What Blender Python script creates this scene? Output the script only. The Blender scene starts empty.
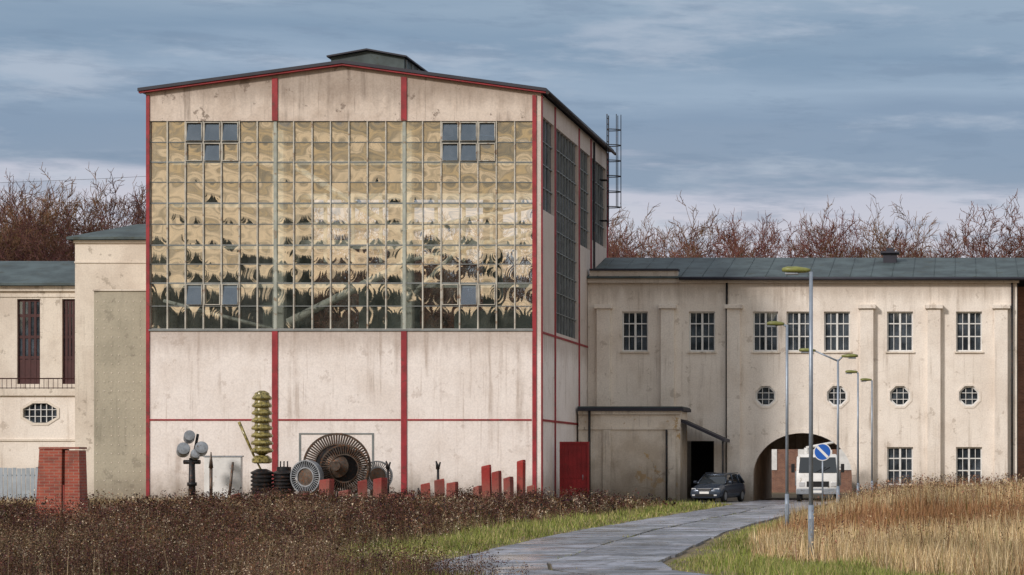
import bpy, bmesh, math, random
import numpy as np
from mathutils import Vector, Matrix
random.seed(7); rng=np.random.default_rng(7)
S=bpy.context.scene
S.view_settings.view_transform='Standard'; S.view_settings.look='None'; S.view_settings.exposure=0
YF=106.67
def PX(px,Y): return (px-960)*Y/2400.0
def PZ(py,Y): return (467-py)*Y/2400.0+1.7
# ---------------------------------------------------------------- materials
def newmat(n):
    m=bpy.data.materials.new(n); m.use_nodes=True; nt=m.node_tree; nt.nodes.clear()
    o=nt.nodes.new('ShaderNodeOutputMaterial'); b=nt.nodes.new('ShaderNodeBsdfPrincipled')
    nt.links.new(b.outputs[0],o.inputs[0]); return m,nt,b,o
def N(nt,t,**k):
    n=nt.nodes.new(t)
    for a,v in k.items(): setattr(n,a,v)
    return n
def noise(nt,vec,scale,detail=4,rough=.55,mscale=None):
    if mscale:
        mp=N(nt,'ShaderNodeMapping'); mp.inputs['Scale'].default_value=mscale
        nt.links.new(vec,mp.inputs[0]); vec=mp.outputs[0]
    t=N(nt,'ShaderNodeTexNoise'); t.inputs['Scale'].default_value=scale
    t.inputs['Detail'].default_value=detail; t.inputs['Roughness'].default_value=rough
    nt.links.new(vec,t.inputs['Vector']); return t.outputs['Fac']
def mrange(nt,v,a,b,c=0,d=1,smooth=True):
    m=N(nt,'ShaderNodeMapRange'); m.interpolation_type='SMOOTHSTEP' if smooth else 'LINEAR'
    for i,x in enumerate((a,b,c,d)): m.inputs[i+1].default_value=x
    nt.links.new(v,m.inputs[0]); return m.outputs[0]
def mixc(nt,f,a,b,mode='MIX'):
    m=N(nt,'ShaderNodeMix',data_type='RGBA',blend_type=mode)
    for s,v in ((m.inputs[0],f),(m.inputs[6],a),(m.inputs[7],b)):
        if isinstance(v,(int,float)): s.default_value=v
        elif isinstance(v,tuple): s.default_value=v if len(v)==4 else (*v,1)
        else: nt.links.new(v,s)
    return m.outputs[2]
def math_(nt,op,a,b=0.0):
    m=N(nt,'ShaderNodeMath',operation=op)
    for i,v in enumerate((a,b)):
        if isinstance(v,(int,float)): m.inputs[i].default_value=v
        else: nt.links.new(v,m.inputs[i])
    return m.outputs[0]
def geo_pos(nt):
    g=N(nt,'ShaderNodeNewGeometry'); return g.outputs['Position']
def stucco(name,base,var,stain,streak=.5,patch=.3,basedirt=.6,bump=.25,dirt=(.22,.18,.14),dh=1.5,patchcol=None,crack=.14,topz=None):
    m,nt,b,o=newmat(name); p=geo_pos(nt)
    c=mixc(nt,mrange(nt,noise(nt,p,.45,5,.6),.38,.7),base,var)
    c=mixc(nt,mrange(nt,noise(nt,p,.9,8,.75),.5,.72,0,.6),c,var)
    st=mrange(nt,noise(nt,p,1.0,6,.65,(2.6,2.6,.16)),.50,.76,0,streak)
    st2=mrange(nt,noise(nt,p,.5,3),.38,.6)
    c=mixc(nt,math_(nt,'MULTIPLY',st,st2),c,stain)
    st3=mrange(nt,noise(nt,p,1.0,4,.6,(7,7,.22)),.57,.75,0,streak*.7)
    c=mixc(nt,math_(nt,'MULTIPLY',st3,mrange(nt,noise(nt,p,.35,3),.4,.58)),c,stain)
    pt=mrange(nt,noise(nt,p,1.3,8,.7),.595,.635,0,patch)
    c=mixc(nt,pt,c,patchcol or stain)
    vo=N(nt,'ShaderNodeTexVoronoi',feature='DISTANCE_TO_EDGE'); vo.inputs['Scale'].default_value=.55
    ad=N(nt,'ShaderNodeVectorMath',operation='ADD'); nz=N(nt,'ShaderNodeTexNoise'); nz.inputs['Scale'].default_value=1.3; nz.inputs['Detail'].default_value=5
    nt.links.new(p,nz.inputs['Vector']); nt.links.new(p,ad.inputs[0]); nt.links.new(nz.outputs['Color'],ad.inputs[1]); nt.links.new(ad.outputs[0],vo.inputs['Vector'])
    ck=mrange(nt,vo.outputs['Distance'],.003,.02,crack,0); ck=math_(nt,'MULTIPLY',ck,mrange(nt,noise(nt,p,.4,2),.5,.62))
    c=mixc(nt,ck,c,stain)
    sp=N(nt,'ShaderNodeSeparateXYZ'); nt.links.new(p,sp.inputs[0])
    zf=math_(nt,'ADD',sp.outputs[2],math_(nt,'MULTIPLY',noise(nt,p,1.1,6,.65,(1,1,.6)),-2.2))
    d=mrange(nt,zf,-1.1,dh-.7,basedirt,0)
    c=mixc(nt,d,c,dirt)
    if topz:
        zt=math_(nt,'ADD',sp.outputs[2],math_(nt,'MULTIPLY',noise(nt,p,1.2,5,.6,(2.5,2.5,.3)),1.5))
        c=mixc(nt,mrange(nt,zt,topz-.1,topz+.9,0,.5),c,stain)
    f=mrange(nt,noise(nt,p,14,4),.3,.7,.92,1.05)
    cc=N(nt,'ShaderNodeVectorMath',operation='SCALE'); nt.links.new(c,cc.inputs[0]); nt.links.new(f,cc.inputs[3])
    nt.links.new(cc.outputs[0],b.inputs['Base Color']); b.inputs['Roughness'].default_value=.9
    b.inputs['Specular IOR Level'].default_value=.2
    bp=N(nt,'ShaderNodeBump'); bp.inputs['Strength'].default_value=bump; bp.inputs['Distance'].default_value=.03
    nt.links.new(noise(nt,p,6,7,.72),bp.inputs['Height']); nt.links.new(bp.outputs[0],b.inputs['Normal'])
    return m
def paint(name,col,rough=.5,metal=0,var=.25,scale=3,rust=None,rustamt=.0,spec=.4):
    m,nt,b,o=newmat(name); p=geo_pos(nt)
    d=tuple(x*(1-var) for x in col)
    c=mixc(nt,mrange(nt,noise(nt,p,scale,5,.6),.3,.7),d,col)
    if rust: c=mixc(nt,mrange(nt,noise(nt,p,scale*1.7,8,.7),.62-rustamt*.3,.7-rustamt*.2),c,rust)
    nt.links.new(c,b.inputs['Base Color']); b.inputs['Roughness'].default_value=rough
    b.inputs['Metallic'].default_value=metal; b.inputs['Specular IOR Level'].default_value=spec
    return m
def brick(name,c1,c2,mort,sx=.25,h=.075):
    m,nt,b,o=newmat(name); p=geo_pos(nt)
    sp=N(nt,'ShaderNodeSeparateXYZ'); nt.links.new(p,sp.inputs[0])
    cb=N(nt,'ShaderNodeCombineXYZ'); nt.links.new(math_(nt,'ADD',sp.outputs[0],sp.outputs[1]),cb.inputs[0]); nt.links.new(sp.outputs[2],cb.inputs[1])
    t=N(nt,'ShaderNodeTexBrick'); t.inputs['Scale'].default_value=1; t.inputs['Brick Width'].default_value=sx
    t.inputs['Row Height'].default_value=h; t.inputs['Mortar Size'].default_value=.007
    t.inputs['Color1'].default_value=(*c1,1); t.inputs['Color2'].default_value=(*c2,1); t.inputs['Mortar'].default_value=(*mort,1)
    nt.links.new(cb.outputs[0],t.inputs['Vector'])
    c=mixc(nt,mrange(nt,noise(nt,p,2.5,6,.65),.4,.75,0,.6),t.outputs[0],(.10,.05,.04))
    nt.links.new(c,b.inputs['Base Color']); b.inputs['Roughness'].default_value=.9
    bp=N(nt,'ShaderNodeBump'); bp.inputs['Strength'].default_value=.5; bp.inputs['Distance'].default_value=.01; bp.invert=True
    nt.links.new(t.outputs['Fac'],bp.inputs['Height']); nt.links.new(bp.outputs[0],b.inputs['Normal'])
    return m
def attrmat(name,rough=.8):
    m,nt,b,o=newmat(name); a=N(nt,'ShaderNodeAttribute',attribute_name='Col')
    nt.links.new(a.outputs['Color'],b.inputs['Base Color']); b.inputs['Roughness'].default_value=rough; b.inputs['Specular IOR Level'].default_value=.1
    return m
def glassmat(name,refl,tint=(.6,.65,.6),gcol=(1,1,1),rough=.02,dirt=.1,dcol=(.3,.28,.22)):
    m,nt,b,o=newmat(name); p=geo_pos(nt)
    tr=N(nt,'ShaderNodeBsdfTransparent'); tr.inputs[0].default_value=(*tint,1)
    gl=N(nt,'ShaderNodeBsdfGlossy'); gl.inputs[0].default_value=(*gcol,1); gl.inputs[1].default_value=rough
    mx=N(nt,'ShaderNodeMixShader'); mx.inputs[0].default_value=refl
    nt.links.new(tr.outputs[0],mx.inputs[1]); nt.links.new(gl.outputs[0],mx.inputs[2])
    df=N(nt,'ShaderNodeBsdfDiffuse'); df.inputs[0].default_value=(*dcol,1)
    m2=N(nt,'ShaderNodeMixShader')
    nt.links.new(mrange(nt,noise(nt,p,1.2,5,.65),.35,.7,dirt*.2,dirt),m2.inputs[0])
    nt.links.new(mx.outputs[0],m2.inputs[1]); nt.links.new(df.outputs[0],m2.inputs[2]); nt.links.new(m2.outputs[0],o.inputs[0])
    return m
M={}
M['hall']=stucco('hall_render',(.84,.78,.745),(.75,.68,.635),(.36,.28,.23),.75,.3,.7,topz=7.3)
M['gable']=stucco('gable_concrete',(.70,.61,.535),(.52,.43,.36),(.22,.175,.145),.95,.8,0,topz=18.4)
M['wing']=stucco('wing_render',(.85,.785,.715),(.74,.665,.59),(.34,.27,.21),.8,.4,.9,topz=10.6)
M['annex']=stucco('annex_render',(.80,.73,.64),(.56,.48,.39),(.20,.16,.13),.95,.95,.85,patchcol=(.50,.34,.17),dh=2.4,crack=.6)
M['olive']=stucco('olive_render',(.44,.40,.315),(.35,.32,.25),(.18,.16,.13),.6,.4,.6)
M['left']=stucco('left_render',(.76,.69,.60),(.62,.545,.465),(.30,.25,.20),.85,.55,.3)
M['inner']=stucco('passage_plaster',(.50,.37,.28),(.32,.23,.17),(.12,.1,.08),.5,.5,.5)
M['red']=paint('red_steel',(.36,.028,.038),.55,0,.4,2,(.15,.035,.03),.22)
M['reddoor']=paint('red_door_paint',(.33,.02,.025),.5,0,.4,1.5,(.14,.03,.02),.1)
M['roof']=paint('bitumen_roof',(.085,.115,.12),.65,0,.5,.8,(.05,.06,.05),.2)
M['roofdark']=paint('dark_roof_edge',(.035,.035,.05),.6,0,.3,1)
M['mull']=paint('mullion_paint',(.60,.57,.50),.5,0,.35,2,(.25,.16,.1),.25)
M['mullg']=paint('mullion_grey',(.22,.24,.24),.5,0,.3,2)
M['gpost']=paint('glazing_post_paint',(.42,.45,.40),.5,0,.3,2,(.25,.2,.14),.25)
M['steel']=paint('galvanised',(.33,.38,.45),.45,.4,.25,4)
M['istruct']=paint('interior_steel',(.85,.84,.78),.6,0,.12,2)
M['dark']=paint('dark_metal',(.025,.025,.028),.5,.3,.4,5,(.09,.04,.025),.3)
M['iron']=paint('rusty_iron',(.15,.12,.10),.5,.6,.5,6,(.18,.08,.04),.4)
M['grey']=paint('grey_metal',(.36,.39,.43),.45,.4,.4,4,(.15,.12,.1),.2)
M['blk']=paint('rubber',(.015,.015,.016),.8,0,.3,6)
M['white']=paint('white_paint',(.80,.80,.79),.45,0,.15,2,(.4,.36,.3),.12)
M['frame']=paint('window_frame_white',(.78,.78,.77),.5,0,.2,3)
M['brown']=paint('dark_red_frame',(.07,.022,.022),.6,0,.3,3)
M['post']=stucco('red_post',(.34,.04,.035),(.22,.03,.03),(.09,.03,.03),.7,.5,.5)
M['brick']=brick('brick',(.42,.10,.06),(.30,.06,.04),(.34,.24,.19))
M['brick2']=brick('brown_brick',(.27,.13,.08),(.20,.09,.06),(.25,.2,.17))
M['insul']=paint('glazed_insulator',(.36,.30,.10),.25,0,.4,5,(.07,.06,.02),.5,.6)
M['lampg']=paint('lamp_housing',(.24,.25,.07),.4,0,.4,5)
M['car']=paint('car_paint',(.06,.08,.115),.22,.4,.15,2,spec=.6)
M['carglass']=paint('car_glass',(.02,.025,.03),.06,0,.1,1,spec=.9)
M['lite']=paint('headlight',(.75,.76,.78),.12,.3,.05,1,spec=.9)
M['plate']=paint('plate',(.8,.8,.78),.4,0,.05,1)
M['blue']=paint('sign_blue',(.02,.12,.50),.4,0,.1,1)
M['signw']=paint('sign_white',(.8,.8,.8),.4,0,.05,1)
M['floor']=paint('concrete_floor',(.27,.26,.26),.6,0,.45,.8,(.12,.11,.1),.3)
M['iwall']=paint('interior_wall',(.30,.33,.31),.8,0,.3,1)
M['fence']=paint('fence_sheet',(.38,.43,.48),.5,.2,.25,2)
M['glass']=glassmat('hall_glass',.50,(.90,.95,.92),(1,.96,.90),.012,.15,(.28,.30,.26))
M['sglass']=glassmat('side_glass',.45,(.3,.32,.34),(.72,.78,.86),.1,.6,(.18,.18,.20))
M['wglass']=glassmat('window_glass',.2,(.3,.33,.36),(.75,.88,1.0),.03,.4,(.20,.24,.29))
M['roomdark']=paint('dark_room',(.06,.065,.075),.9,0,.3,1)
# ---------------------------------------------------------------- helpers
def link(o,parent=None):
    S.collection.objects.link(o)
    if parent: o.parent=parent
    return o
def empty(name,loc=(0,0,0),rz=0):
    e=bpy.data.objects.new(name,None); e.empty_display_size=.3; e.location=loc; e.rotation_euler[2]=rz
    return link(e)
def mo(name,v,f,mat,parent=None,smooth=False,bev=0):
    me=bpy.data.meshes.new(name); me.from_pydata([tuple(x) for x in v],[],f); me.update()
    bm=bmesh.new(); bm.from_mesh(me); bmesh.ops.recalc_face_normals(bm,faces=bm.faces); bm.to_mesh(me); bm.free()
    if smooth:
        for p in me.polygons: p.use_smooth=True
    me.materials.append(mat); o=link(bpy.data.objects.new(name,me),parent)
    if bev:
        b=o.modifiers.new('b','BEVEL'); b.width=bev; b.segments=2; b.limit_method='ANGLE'
    return o
BF=[(0,1,2,3),(4,7,6,5),(0,4,5,1),(1,5,6,2),(2,6,7,3),(3,7,4,0)]
def bv(b):
    x0,x1,y0,y1,z0,z1=b
    return [(x0,y0,z0),(x1,y0,z0),(x1,y1,z0),(x0,y1,z0),(x0,y0,z1),(x1,y0,z1),(x1,y1,z1),(x0,y1,z1)]
def boxes(name,L,mat,parent=None,bev=0):
    v=[];f=[]
    for b in L:
        n=len(v); v+=bv(b); f+=[tuple(i+n for i in q) for q in BF]
    return mo(name,v,f,mat,parent,False,bev)
def tubes(name,L,mat,parent=None,seg=8,smooth=True):
    v=[];f=[]
    for (a,b,r0,r1) in L:
        a=Vector(a);b=Vector(b); d=(b-a).normalized()
        u=d.orthogonal().normalized(); w=d.cross(u); n=len(v)
        for i in range(seg):
            t=2*math.pi*i/seg; q=u*math.cos(t)+w*math.sin(t)
            v.append(a+q*r0); v.append(b+q*r1)
        for i in range(seg):
            j=(i+1)%seg; f.append((n+2*i,n+2*j,n+2*j+1,n+2*i+1))
        f.append(tuple(n+2*i for i in range(seg))[::-1]); f.append(tuple(n+2*i+1 for i in range(seg)))
    o=mo(name,v,f,mat,parent)
    if smooth:
        for p in o.data.polygons: p.use_smooth=len(p.vertices)==4
    return o
def lathe(name,prof,mat,parent=None,mtx=None,seg=24,smooth=True):
    v=[];f=[]; mtx=mtx or Matrix()
    for i in range(seg):
        t=2*math.pi*i/seg
        for r,z in prof: v.append(mtx@Vector((r*math.cos(t),r*math.sin(t),z)))
    k=len(prof)
    for i in range(seg):
        j=(i+1)%seg
        for a in range(k-1): f.append((i*k+a,j*k+a,j*k+a+1,i*k+a+1))
    f.append(tuple(i*k for i in range(seg))); f.append(tuple(i*k+k-1 for i in range(seg)))
    o=mo(name,v,f,mat,parent)
    if smooth:
        for p in o.data.polygons: p.use_smooth=len(p.vertices)==4
        mm=o.modifiers.new('e','EDGE_SPLIT'); mm.split_angle=math.radians(40)
    return o
def wall(name,outer,holes,y,th,mat,parent):
    bm=bmesh.new(); es=[]
    for lp in [outer]+holes:
        vs=[bm.verts.new((p[0],y,p[1])) for p in lp]
        for i in range(len(vs)): es.append(bm.edges.new((vs[i],vs[(i+1)%len(vs)])))
    bmesh.ops.triangle_fill(bm,edges=es,use_beauty=True,use_dissolve=False)
    r=bmesh.ops.extrude_face_region(bm,geom=bm.faces[:])
    for g in r['geom']:
        if isinstance(g,bmesh.types.BMVert): g.co.y+=th
    bmesh.ops.recalc_face_normals(bm,faces=bm.faces[:])
    me=bpy.data.meshes.new(name); bm.to_mesh(me); bm.free(); me.materials.append(mat)
    return link(bpy.data.objects.new(name,me),parent)
def rect(x0,x1,z0,z1): return [(x0,z0),(x1,z0),(x1,z1),(x0,z1)]
def octo(cx,cz,rx,rz=None,n=8):
    rz=rz or rx; k=1/math.cos(math.pi/8)
    return [(cx+rx*k*math.cos(math.pi/8+i*math.pi/4),cz+rz*k*math.sin(math.pi/8+i*math.pi/4)) for i in range(8)]
def soup(name,T,C,mat,parent=None):
    n=len(T); me=bpy.data.meshes.new(name)
    me.vertices.add(n*3); me.vertices.foreach_set('co',T.astype(np.float32).ravel())
    me.loops.add(n*3); me.loops.foreach_set('vertex_index',np.arange(n*3,dtype=np.int32))
    me.polygons.add(n); me.polygons.foreach_set('loop_start',np.arange(0,n*3,3,dtype=np.int32))
    me.update(calc_edges=True)
    a=me.color_attributes.new('Col','FLOAT_COLOR','POINT')
    cc=np.ones((n,3,4),np.float32)
    cc[:,:,:3]=C[:,None,:] if C.ndim==2 else C
    a.data.foreach_set('color',cc.ravel()); me.materials.append(mat)
    return link(bpy.data.objects.new(name,me),parent)
_vg=rng.random((256,256))
def vn(x,y,s):
    x=np.asarray(x)*s+50.3; y=np.asarray(y)*s+31.7; xi=np.floor(x).astype(int); yi=np.floor(y).astype(int)
    fx=x-xi; fy=y-yi; fx=fx*fx*(3-2*fx); fy=fy*fy*(3-2*fy)
    g=lambda a,b:_vg[a%256,b%256]
    return (g(xi,yi)*(1-fx)+g(xi+1,yi)*fx)*(1-fy)+(g(xi,yi+1)*(1-fx)+g(xi+1,yi+1)*fx)*fy
def ss(t): t=np.clip(t,0,1); return t*t*(3-2*t)
def roff(y): # the road bends away to the right near the camera
    y=np.asarray(y,float); return 1.0*np.maximum(0,(62-y)/24)+3.0*np.maximum(0,(42-y)/8)**2
def gh(x,y):
    x=np.asarray(x,float); y=np.asarray(y,float)
    near=ss((y-20)/15)*(1-ss((y-90)/12))
    r=.5*ss((x+4.9)/4.0)*ss((y-48)/20)*(1-ss((y-108)/8))
    l=ss((-11.8-x)/3)*(vn(x,y,.12)*.16+vn(x,y,.5)*.07)*near*ss((y-36)/8)
    r2=ss((x+4.6)/3)*(vn(x,y,.2)*.2)*near*ss((y-44)/8)
    return r+l+r2
# ---------------------------------------------------------------- world
w=bpy.data.worlds.new('World'); S.world=w; w.use_nodes=True; nt=w.node_tree; nt.nodes.clear()
sun_dir=Vector((-.55,-.75,.52)).normalized()
el=math.asin(sun_dir.z); az=math.atan2(sun_dir.x,sun_dir.y)
out=N(nt,'ShaderNodeOutputWorld'); bg=N(nt,'ShaderNodeBackground'); nt.links.new(bg.outputs[0],out.inputs[0])
sky=N(nt,'ShaderNodeTexSky'); sky.sky_type='NISHITA'; sky.sun_disc=False; sky.sun_elevation=el; sky.sun_rotation=az
tc=N(nt,'ShaderNodeTexCoord'); gen=tc.outputs['Generated']
sp=N(nt,'ShaderNodeSeparateXYZ'); nt.links.new(gen,sp.inputs[0])
n1=noise(nt,gen,1.0,7,.55,(5,5,38)); n2=noise(nt,gen,1.0,7,.6,(14,14,120)); n3=noise(nt,gen,1.0,8,.6,(9,9,48)); n4=noise(nt,gen,1.0,8,.62,(22,22,150))
zz=math_(nt,'ADD',sp.outputs[2],math_(nt,'MULTIPLY',math_(nt,'SUBTRACT',n1,.5),.05))
zz=math_(nt,'ADD',zz,math_(nt,'MULTIPLY',math_(nt,'SUBTRACT',n2,.5),.014))
t=math_(nt,'MULTIPLY',zz,3.0)
def ramp(stops,fac):
    r=N(nt,'ShaderNodeValToRGB'); e=r.color_ramp.elements
    e[0].position=stops[0][0]; e[0].color=(*stops[0][1],1); e[1].position=stops[-1][0]; e[1].color=(*stops[-1][1],1)
    for p,c in stops[1:-1]:
        k=e.new(p); k.color=(*c,1)
    nt.links.new(fac,r.inputs[0]); return r.outputs[0]
front=ramp([(0,(.68,.64,.67)),(.29,(.60,.585,.66)),(.34,(.54,.545,.64)),(.362,(.25,.32,.43)),(.42,(.23,.31,.43)),(.47,(.31,.40,.52)),(.51,(.22,.31,.43)),(.57,(.30,.39,.50)),(.63,(.23,.32,.43)),(.8,(.55,.60,.66)),(1,(.55,.59,.66))],t)
front=mixc(nt,mrange(nt,n3,.51,.68,0,.55),front,(.50,.55,.64))
front=mixc(nt,mrange(nt,n4,.49,.66,0,.42),front,(.18,.25,.36))
t2=math_(nt,'ADD',math_(nt,'MULTIPLY',sp.outputs[2],3.0),math_(nt,'MULTIPLY',math_(nt,'SUBTRACT',n1,.5),.26))
t2=math_(nt,'ADD',t2,math_(nt,'MULTIPLY',math_(nt,'SUBTRACT',n2,.5),.20))
rear=ramp([(0,(.9,.62,.30)),(.1,(1.15,.80,.44)),(.2,(1.15,.86,.55)),(.245,(.50,.38,.25)),(.29,(1.25,.93,.58)),(.345,(.50,.37,.22)),(.39,(1.0,.69,.33)),(.44,(.30,.235,.15)),(.50,(.78,.55,.27)),(.57,(.32,.28,.23)),(.75,(.62,.64,.66)),(1,(.66,.69,.72))],t2)
cl=mixc(nt,mrange(nt,sp.outputs[1],.25,-.35),front,rear)
sc=N(nt,'ShaderNodeVectorMath',operation='SCALE'); nt.links.new(cl,sc.inputs[0]); sc.inputs[3].default_value=10.3
mx=mixc(nt,.9,sky.outputs[0],sc.outputs[0])
nt.links.new(mx,bg.inputs[0]); bg.inputs[1].default_value=.1
sd=bpy.data.lights.new('sun','SUN'); sd.energy=2.6; sd.angle=math.radians(7); sd.color=(1,.92,.85)
so=link(bpy.data.objects.new('sun',sd)); so.rotation_euler=sun_dir.to_track_quat('Z','Y').to_euler()
cd=bpy.data.cameras.new('camera'); cam=link(bpy.data.objects.new('camera',cd)); S.camera=cam
cam.location=(0,0,1.7); cam.rotation_euler=(math.pi/2,0,0); cd.sensor_width=36; cd.lens=2400/1024*36
cd.shift_x=-448/1024; cd.shift_y=(467-287.5)/1024; cd.clip_end=6000; cd.clip_start=.5
# ---------------------------------------------------------------- ground
xs=np.concatenate([[-2500,-800,-300,-150,-90],np.arange(-60,12,.6),[20,40,90,200,600,2500]])
ys=np.concatenate([[-2500,-600,-150,-50,0],np.arange(20,122,.8),[130,150,200,400,1000,4000]])
XX,YY=np.meshgrid(xs,ys); ZZ=gh(XX,YY)
v=np.stack([XX,YY,ZZ],-1).reshape(-1,3); nx=len(xs)
f=[(j*nx+i,j*nx+i+1,(j+1)*nx+i+1,(j+1)*nx+i) for j in range(len(ys)-1) for i in range(nx-1)]
m,nt,b,o=newmat('ground_soil'); p=geo_pos(nt)
c=mixc(nt,mrange(nt,noise(nt,p,.6,6,.65),.35,.65),(.12,.085,.05),(.20,.15,.085))
c=mixc(nt,mrange(nt,noise(nt,p,2.2,6,.7),.5,.7),c,(.07,.075,.03))
nt.links.new(c,b.inputs['Base Color']); b.inputs['Roughness'].default_value=.95
g=mo('ground',v,f,m,None,True)
V=[];F=[];COL=[]
y=30.0
while y<119.5:
    L=3.0
    for k in range(2):
        x0=-10.05+k*2.0+.035; x1=-10.05+(k+1)*2.0-.035
        off=random.uniform(-.05,.05)
        hz=.03+random.uniform(0,.02); tl=random.uniform(-.01,.01); tw=random.uniform(-.01,.01)
        n=len(V); y0=y+.045; y1=y+L-.045; a0=float(roff(y0))+off;a1=float(roff(y1))+off
        top=[(x0+a0,y0,hz+tl),(x1+a0,y0,hz-tl+tw),(x1+a1,y1,hz+tw),(x0+a1,y1,hz)]
        V+=[(a,b_,-.05) for a,b_,_ in top]+top
        F+=[tuple(i+n for i in q) for q in BF]
        g_=random.uniform(.7,1.2); COL+=[(g_,g_,g_*random.uniform(.97,1.05),1)]*8
    y+=L
m,nt,b,o=newmat('concrete_slabs'); p=geo_pos(nt); a=N(nt,'ShaderNodeAttribute',attribute_name='Col')
c=mixc(nt,mrange(nt,noise(nt,p,.7,7,.65),.38,.62),(.15,.16,.185),(.36,.365,.41))
c=mixc(nt,mrange(nt,noise(nt,p,3.5,8,.75),.5,.6,0,.75),c,(.11,.10,.08))
c=mixc(nt,mrange(nt,noise(nt,p,1.0,4,.6,(3,.3,1)),.55,.7,0,.5),c,(.09,.09,.10))
c=mixc(nt,1.0,c,a.outputs['Color'],'MULTIPLY'); nt.links.new(c,b.inputs['Base Color'])
nt.links.new(mrange(nt,noise(nt,p,.8,5,.6),.42,.58,.2,.7),b.inputs['Roughness'])
bp=N(nt,'ShaderNodeBump'); bp.inputs['Strength'].default_value=.3; bp.inputs['Distance'].default_value=.01
nt.links.new(noise(nt,p,12,6,.7),bp.inputs['Height']); nt.links.new(bp.outputs[0],b.inputs['Normal'])
road=mo('road',V,F,m); at=road.data.color_attributes.new('Col','FLOAT_COLOR','POINT')
at.data.foreach_set('color',np.array(COL,np.float32).ravel())
boxes('yard_pavement',[(-18.6,-10.1,110.5,119.9,-.05,.012)],M['floor'])
# ---------------------------------------------------------------- vegetation
vm=attrmat('dry_vegetation')
def inview(n,ymin=33,ymax=112):
    y=np.exp(rng.uniform(math.log(ymin),math.log(ymax),n)); x=rng.uniform(-.4*y-4,.03*y+4,n); return x,y
def blades(x,y,h,w,col,lean=.35):
    n=len(x); az=rng.uniform(0,2*math.pi,n); la=rng.uniform(0,2*math.pi,n); ln=rng.random(n)*lean
    z=gh(x,y)-.02; B=np.stack([x,y,z],-1); wd=np.stack([np.cos(az)*w,np.sin(az)*w,np.zeros(n)],-1)
    tip=B+np.stack([np.cos(la)*h*ln,np.sin(la)*h*ln,h],-1)
    return np.stack([B-wd,B+wd,tip],1)
def jitter(col,s=.25):
    k=1+(rng.random((len(col),1))-.5)*2*s; return np.clip(col*k+(rng.random(col.shape)-.5)*.03,0.005,1)
def pal(n,cols,p):
    cols=np.array(cols); return cols[rng.choice(len(cols),n,p=np.array(p)/sum(p))]
XR=lambda x,y: x-roff(y)
onroad=lambda x,y:(XR(x,y)>-10.15)&(XR(x,y)<-5.95)
rb_=lambda x,y: -5.0+.9*vn(x,y,.3)+1.6*ss((46-y)/6)
x,y=inview(480000); xr=XR(x,y)
leftm=(xr<-11.9-.9*vn(x,y,.25)); rightm=(xr>rb_(x,y))
straw=leftm&(((y>72)&(x<-27-4*vn(x,y,.2)))|((vn(x,y,.16)>.78)&(y>55)))
far_ok=np.where(x<-18,y<105.3,np.where(x<-11,y<108,True))
dens=np.where(leftm,np.where(straw,1.0,.5),1.0)
keep=(leftm|rightm)&far_ok&(rng.random(len(x))<dens*(.3+.9*vn(x,y,.7)))
x=x[keep];y=y[keep];straw=straw[keep];n=len(x); lm=XR(x,y)<-11
h=np.where(lm,np.where(straw,rng.uniform(.15,.46,n),rng.uniform(.08,.3,n)),rng.uniform(.14,.72,n))*(.25+.55*vn(x,y,.35)+.7*vn(x,y,1.3))
C=jitter(pal(n,[(.56,.42,.23),(.44,.31,.165),(.68,.55,.35),(.25,.15,.08),(.20,.19,.07)],[4,4,3,2,1]),.35)
C*=(.5+.9*vn(x,y,.55))[:,None]
red=(~lm)&(vn(x,y,.21)>.64); C[red]*=np.array([.68,.5,.44])
dk=(lm&~straw); C[dk]*=.42
soup('meadow_grass',blades(x,y,h,.00018*y*rng.uniform(.6,1.5,n),C,.5),C,vm)
x,y=inview(360000,33,117); xr=XR(x,y)
vg=((xr>-12.9)&(xr<-10.0+.2*vn(x,y,1.2)))|((xr>-6.15-.2*vn(x,y,1.2))&(xr<rb_(x,y)+.6))
rd_=onroad(x,y)
joint=(rd_&(np.abs(xr+8.05)<.06)&(vn(x,y,.8)>.25))|((np.mod(y-30,3.0)<.12)&rd_&(vn(x,y,1.5)>.35))
und=(~vg)&(~rd_)&(rng.random(len(x))<.2)&(y<110)
yard=(x>-18.4)&(x<-12.2)&(y>106)&((y<110.5+1.5*vn(x,y,.6))|(y>115.4))
keep=(vg&(y<112)&~((x<-10)&(y>109)))|(joint&(rng.random(len(x))<.8))|(und&~((x>-18)&(x<-12.5)&(y>108))&~((x<-17)&(y>106)))|yard
keep&=~((x<-18.7)&(y>106.3))&~((y>116.2)&(x<-11.5))
x=x[keep];y=y[keep];n=len(x); jr=onroad(x,y); xr=XR(x,y)
h=rng.uniform(.04,.18,n)*(.4+1.1*vn(x,y,.9)); h[jr]*=.4; ed=np.minimum(np.abs(xr+10),np.abs(xr+6)); h*=np.clip(.35+ed,0,1.3)
C=jitter(pal(n,[(.20,.24,.055),(.25,.27,.08),(.12,.155,.035),(.42,.35,.17)],[4,4,2,3]),.35)*(.6+.7*vn(x,y,.8))[:,None]
soup('verge_grass',blades(x,y,h,.0002*y*rng.uniform(.6,1.4,n),C,.7),C,vm)
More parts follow.
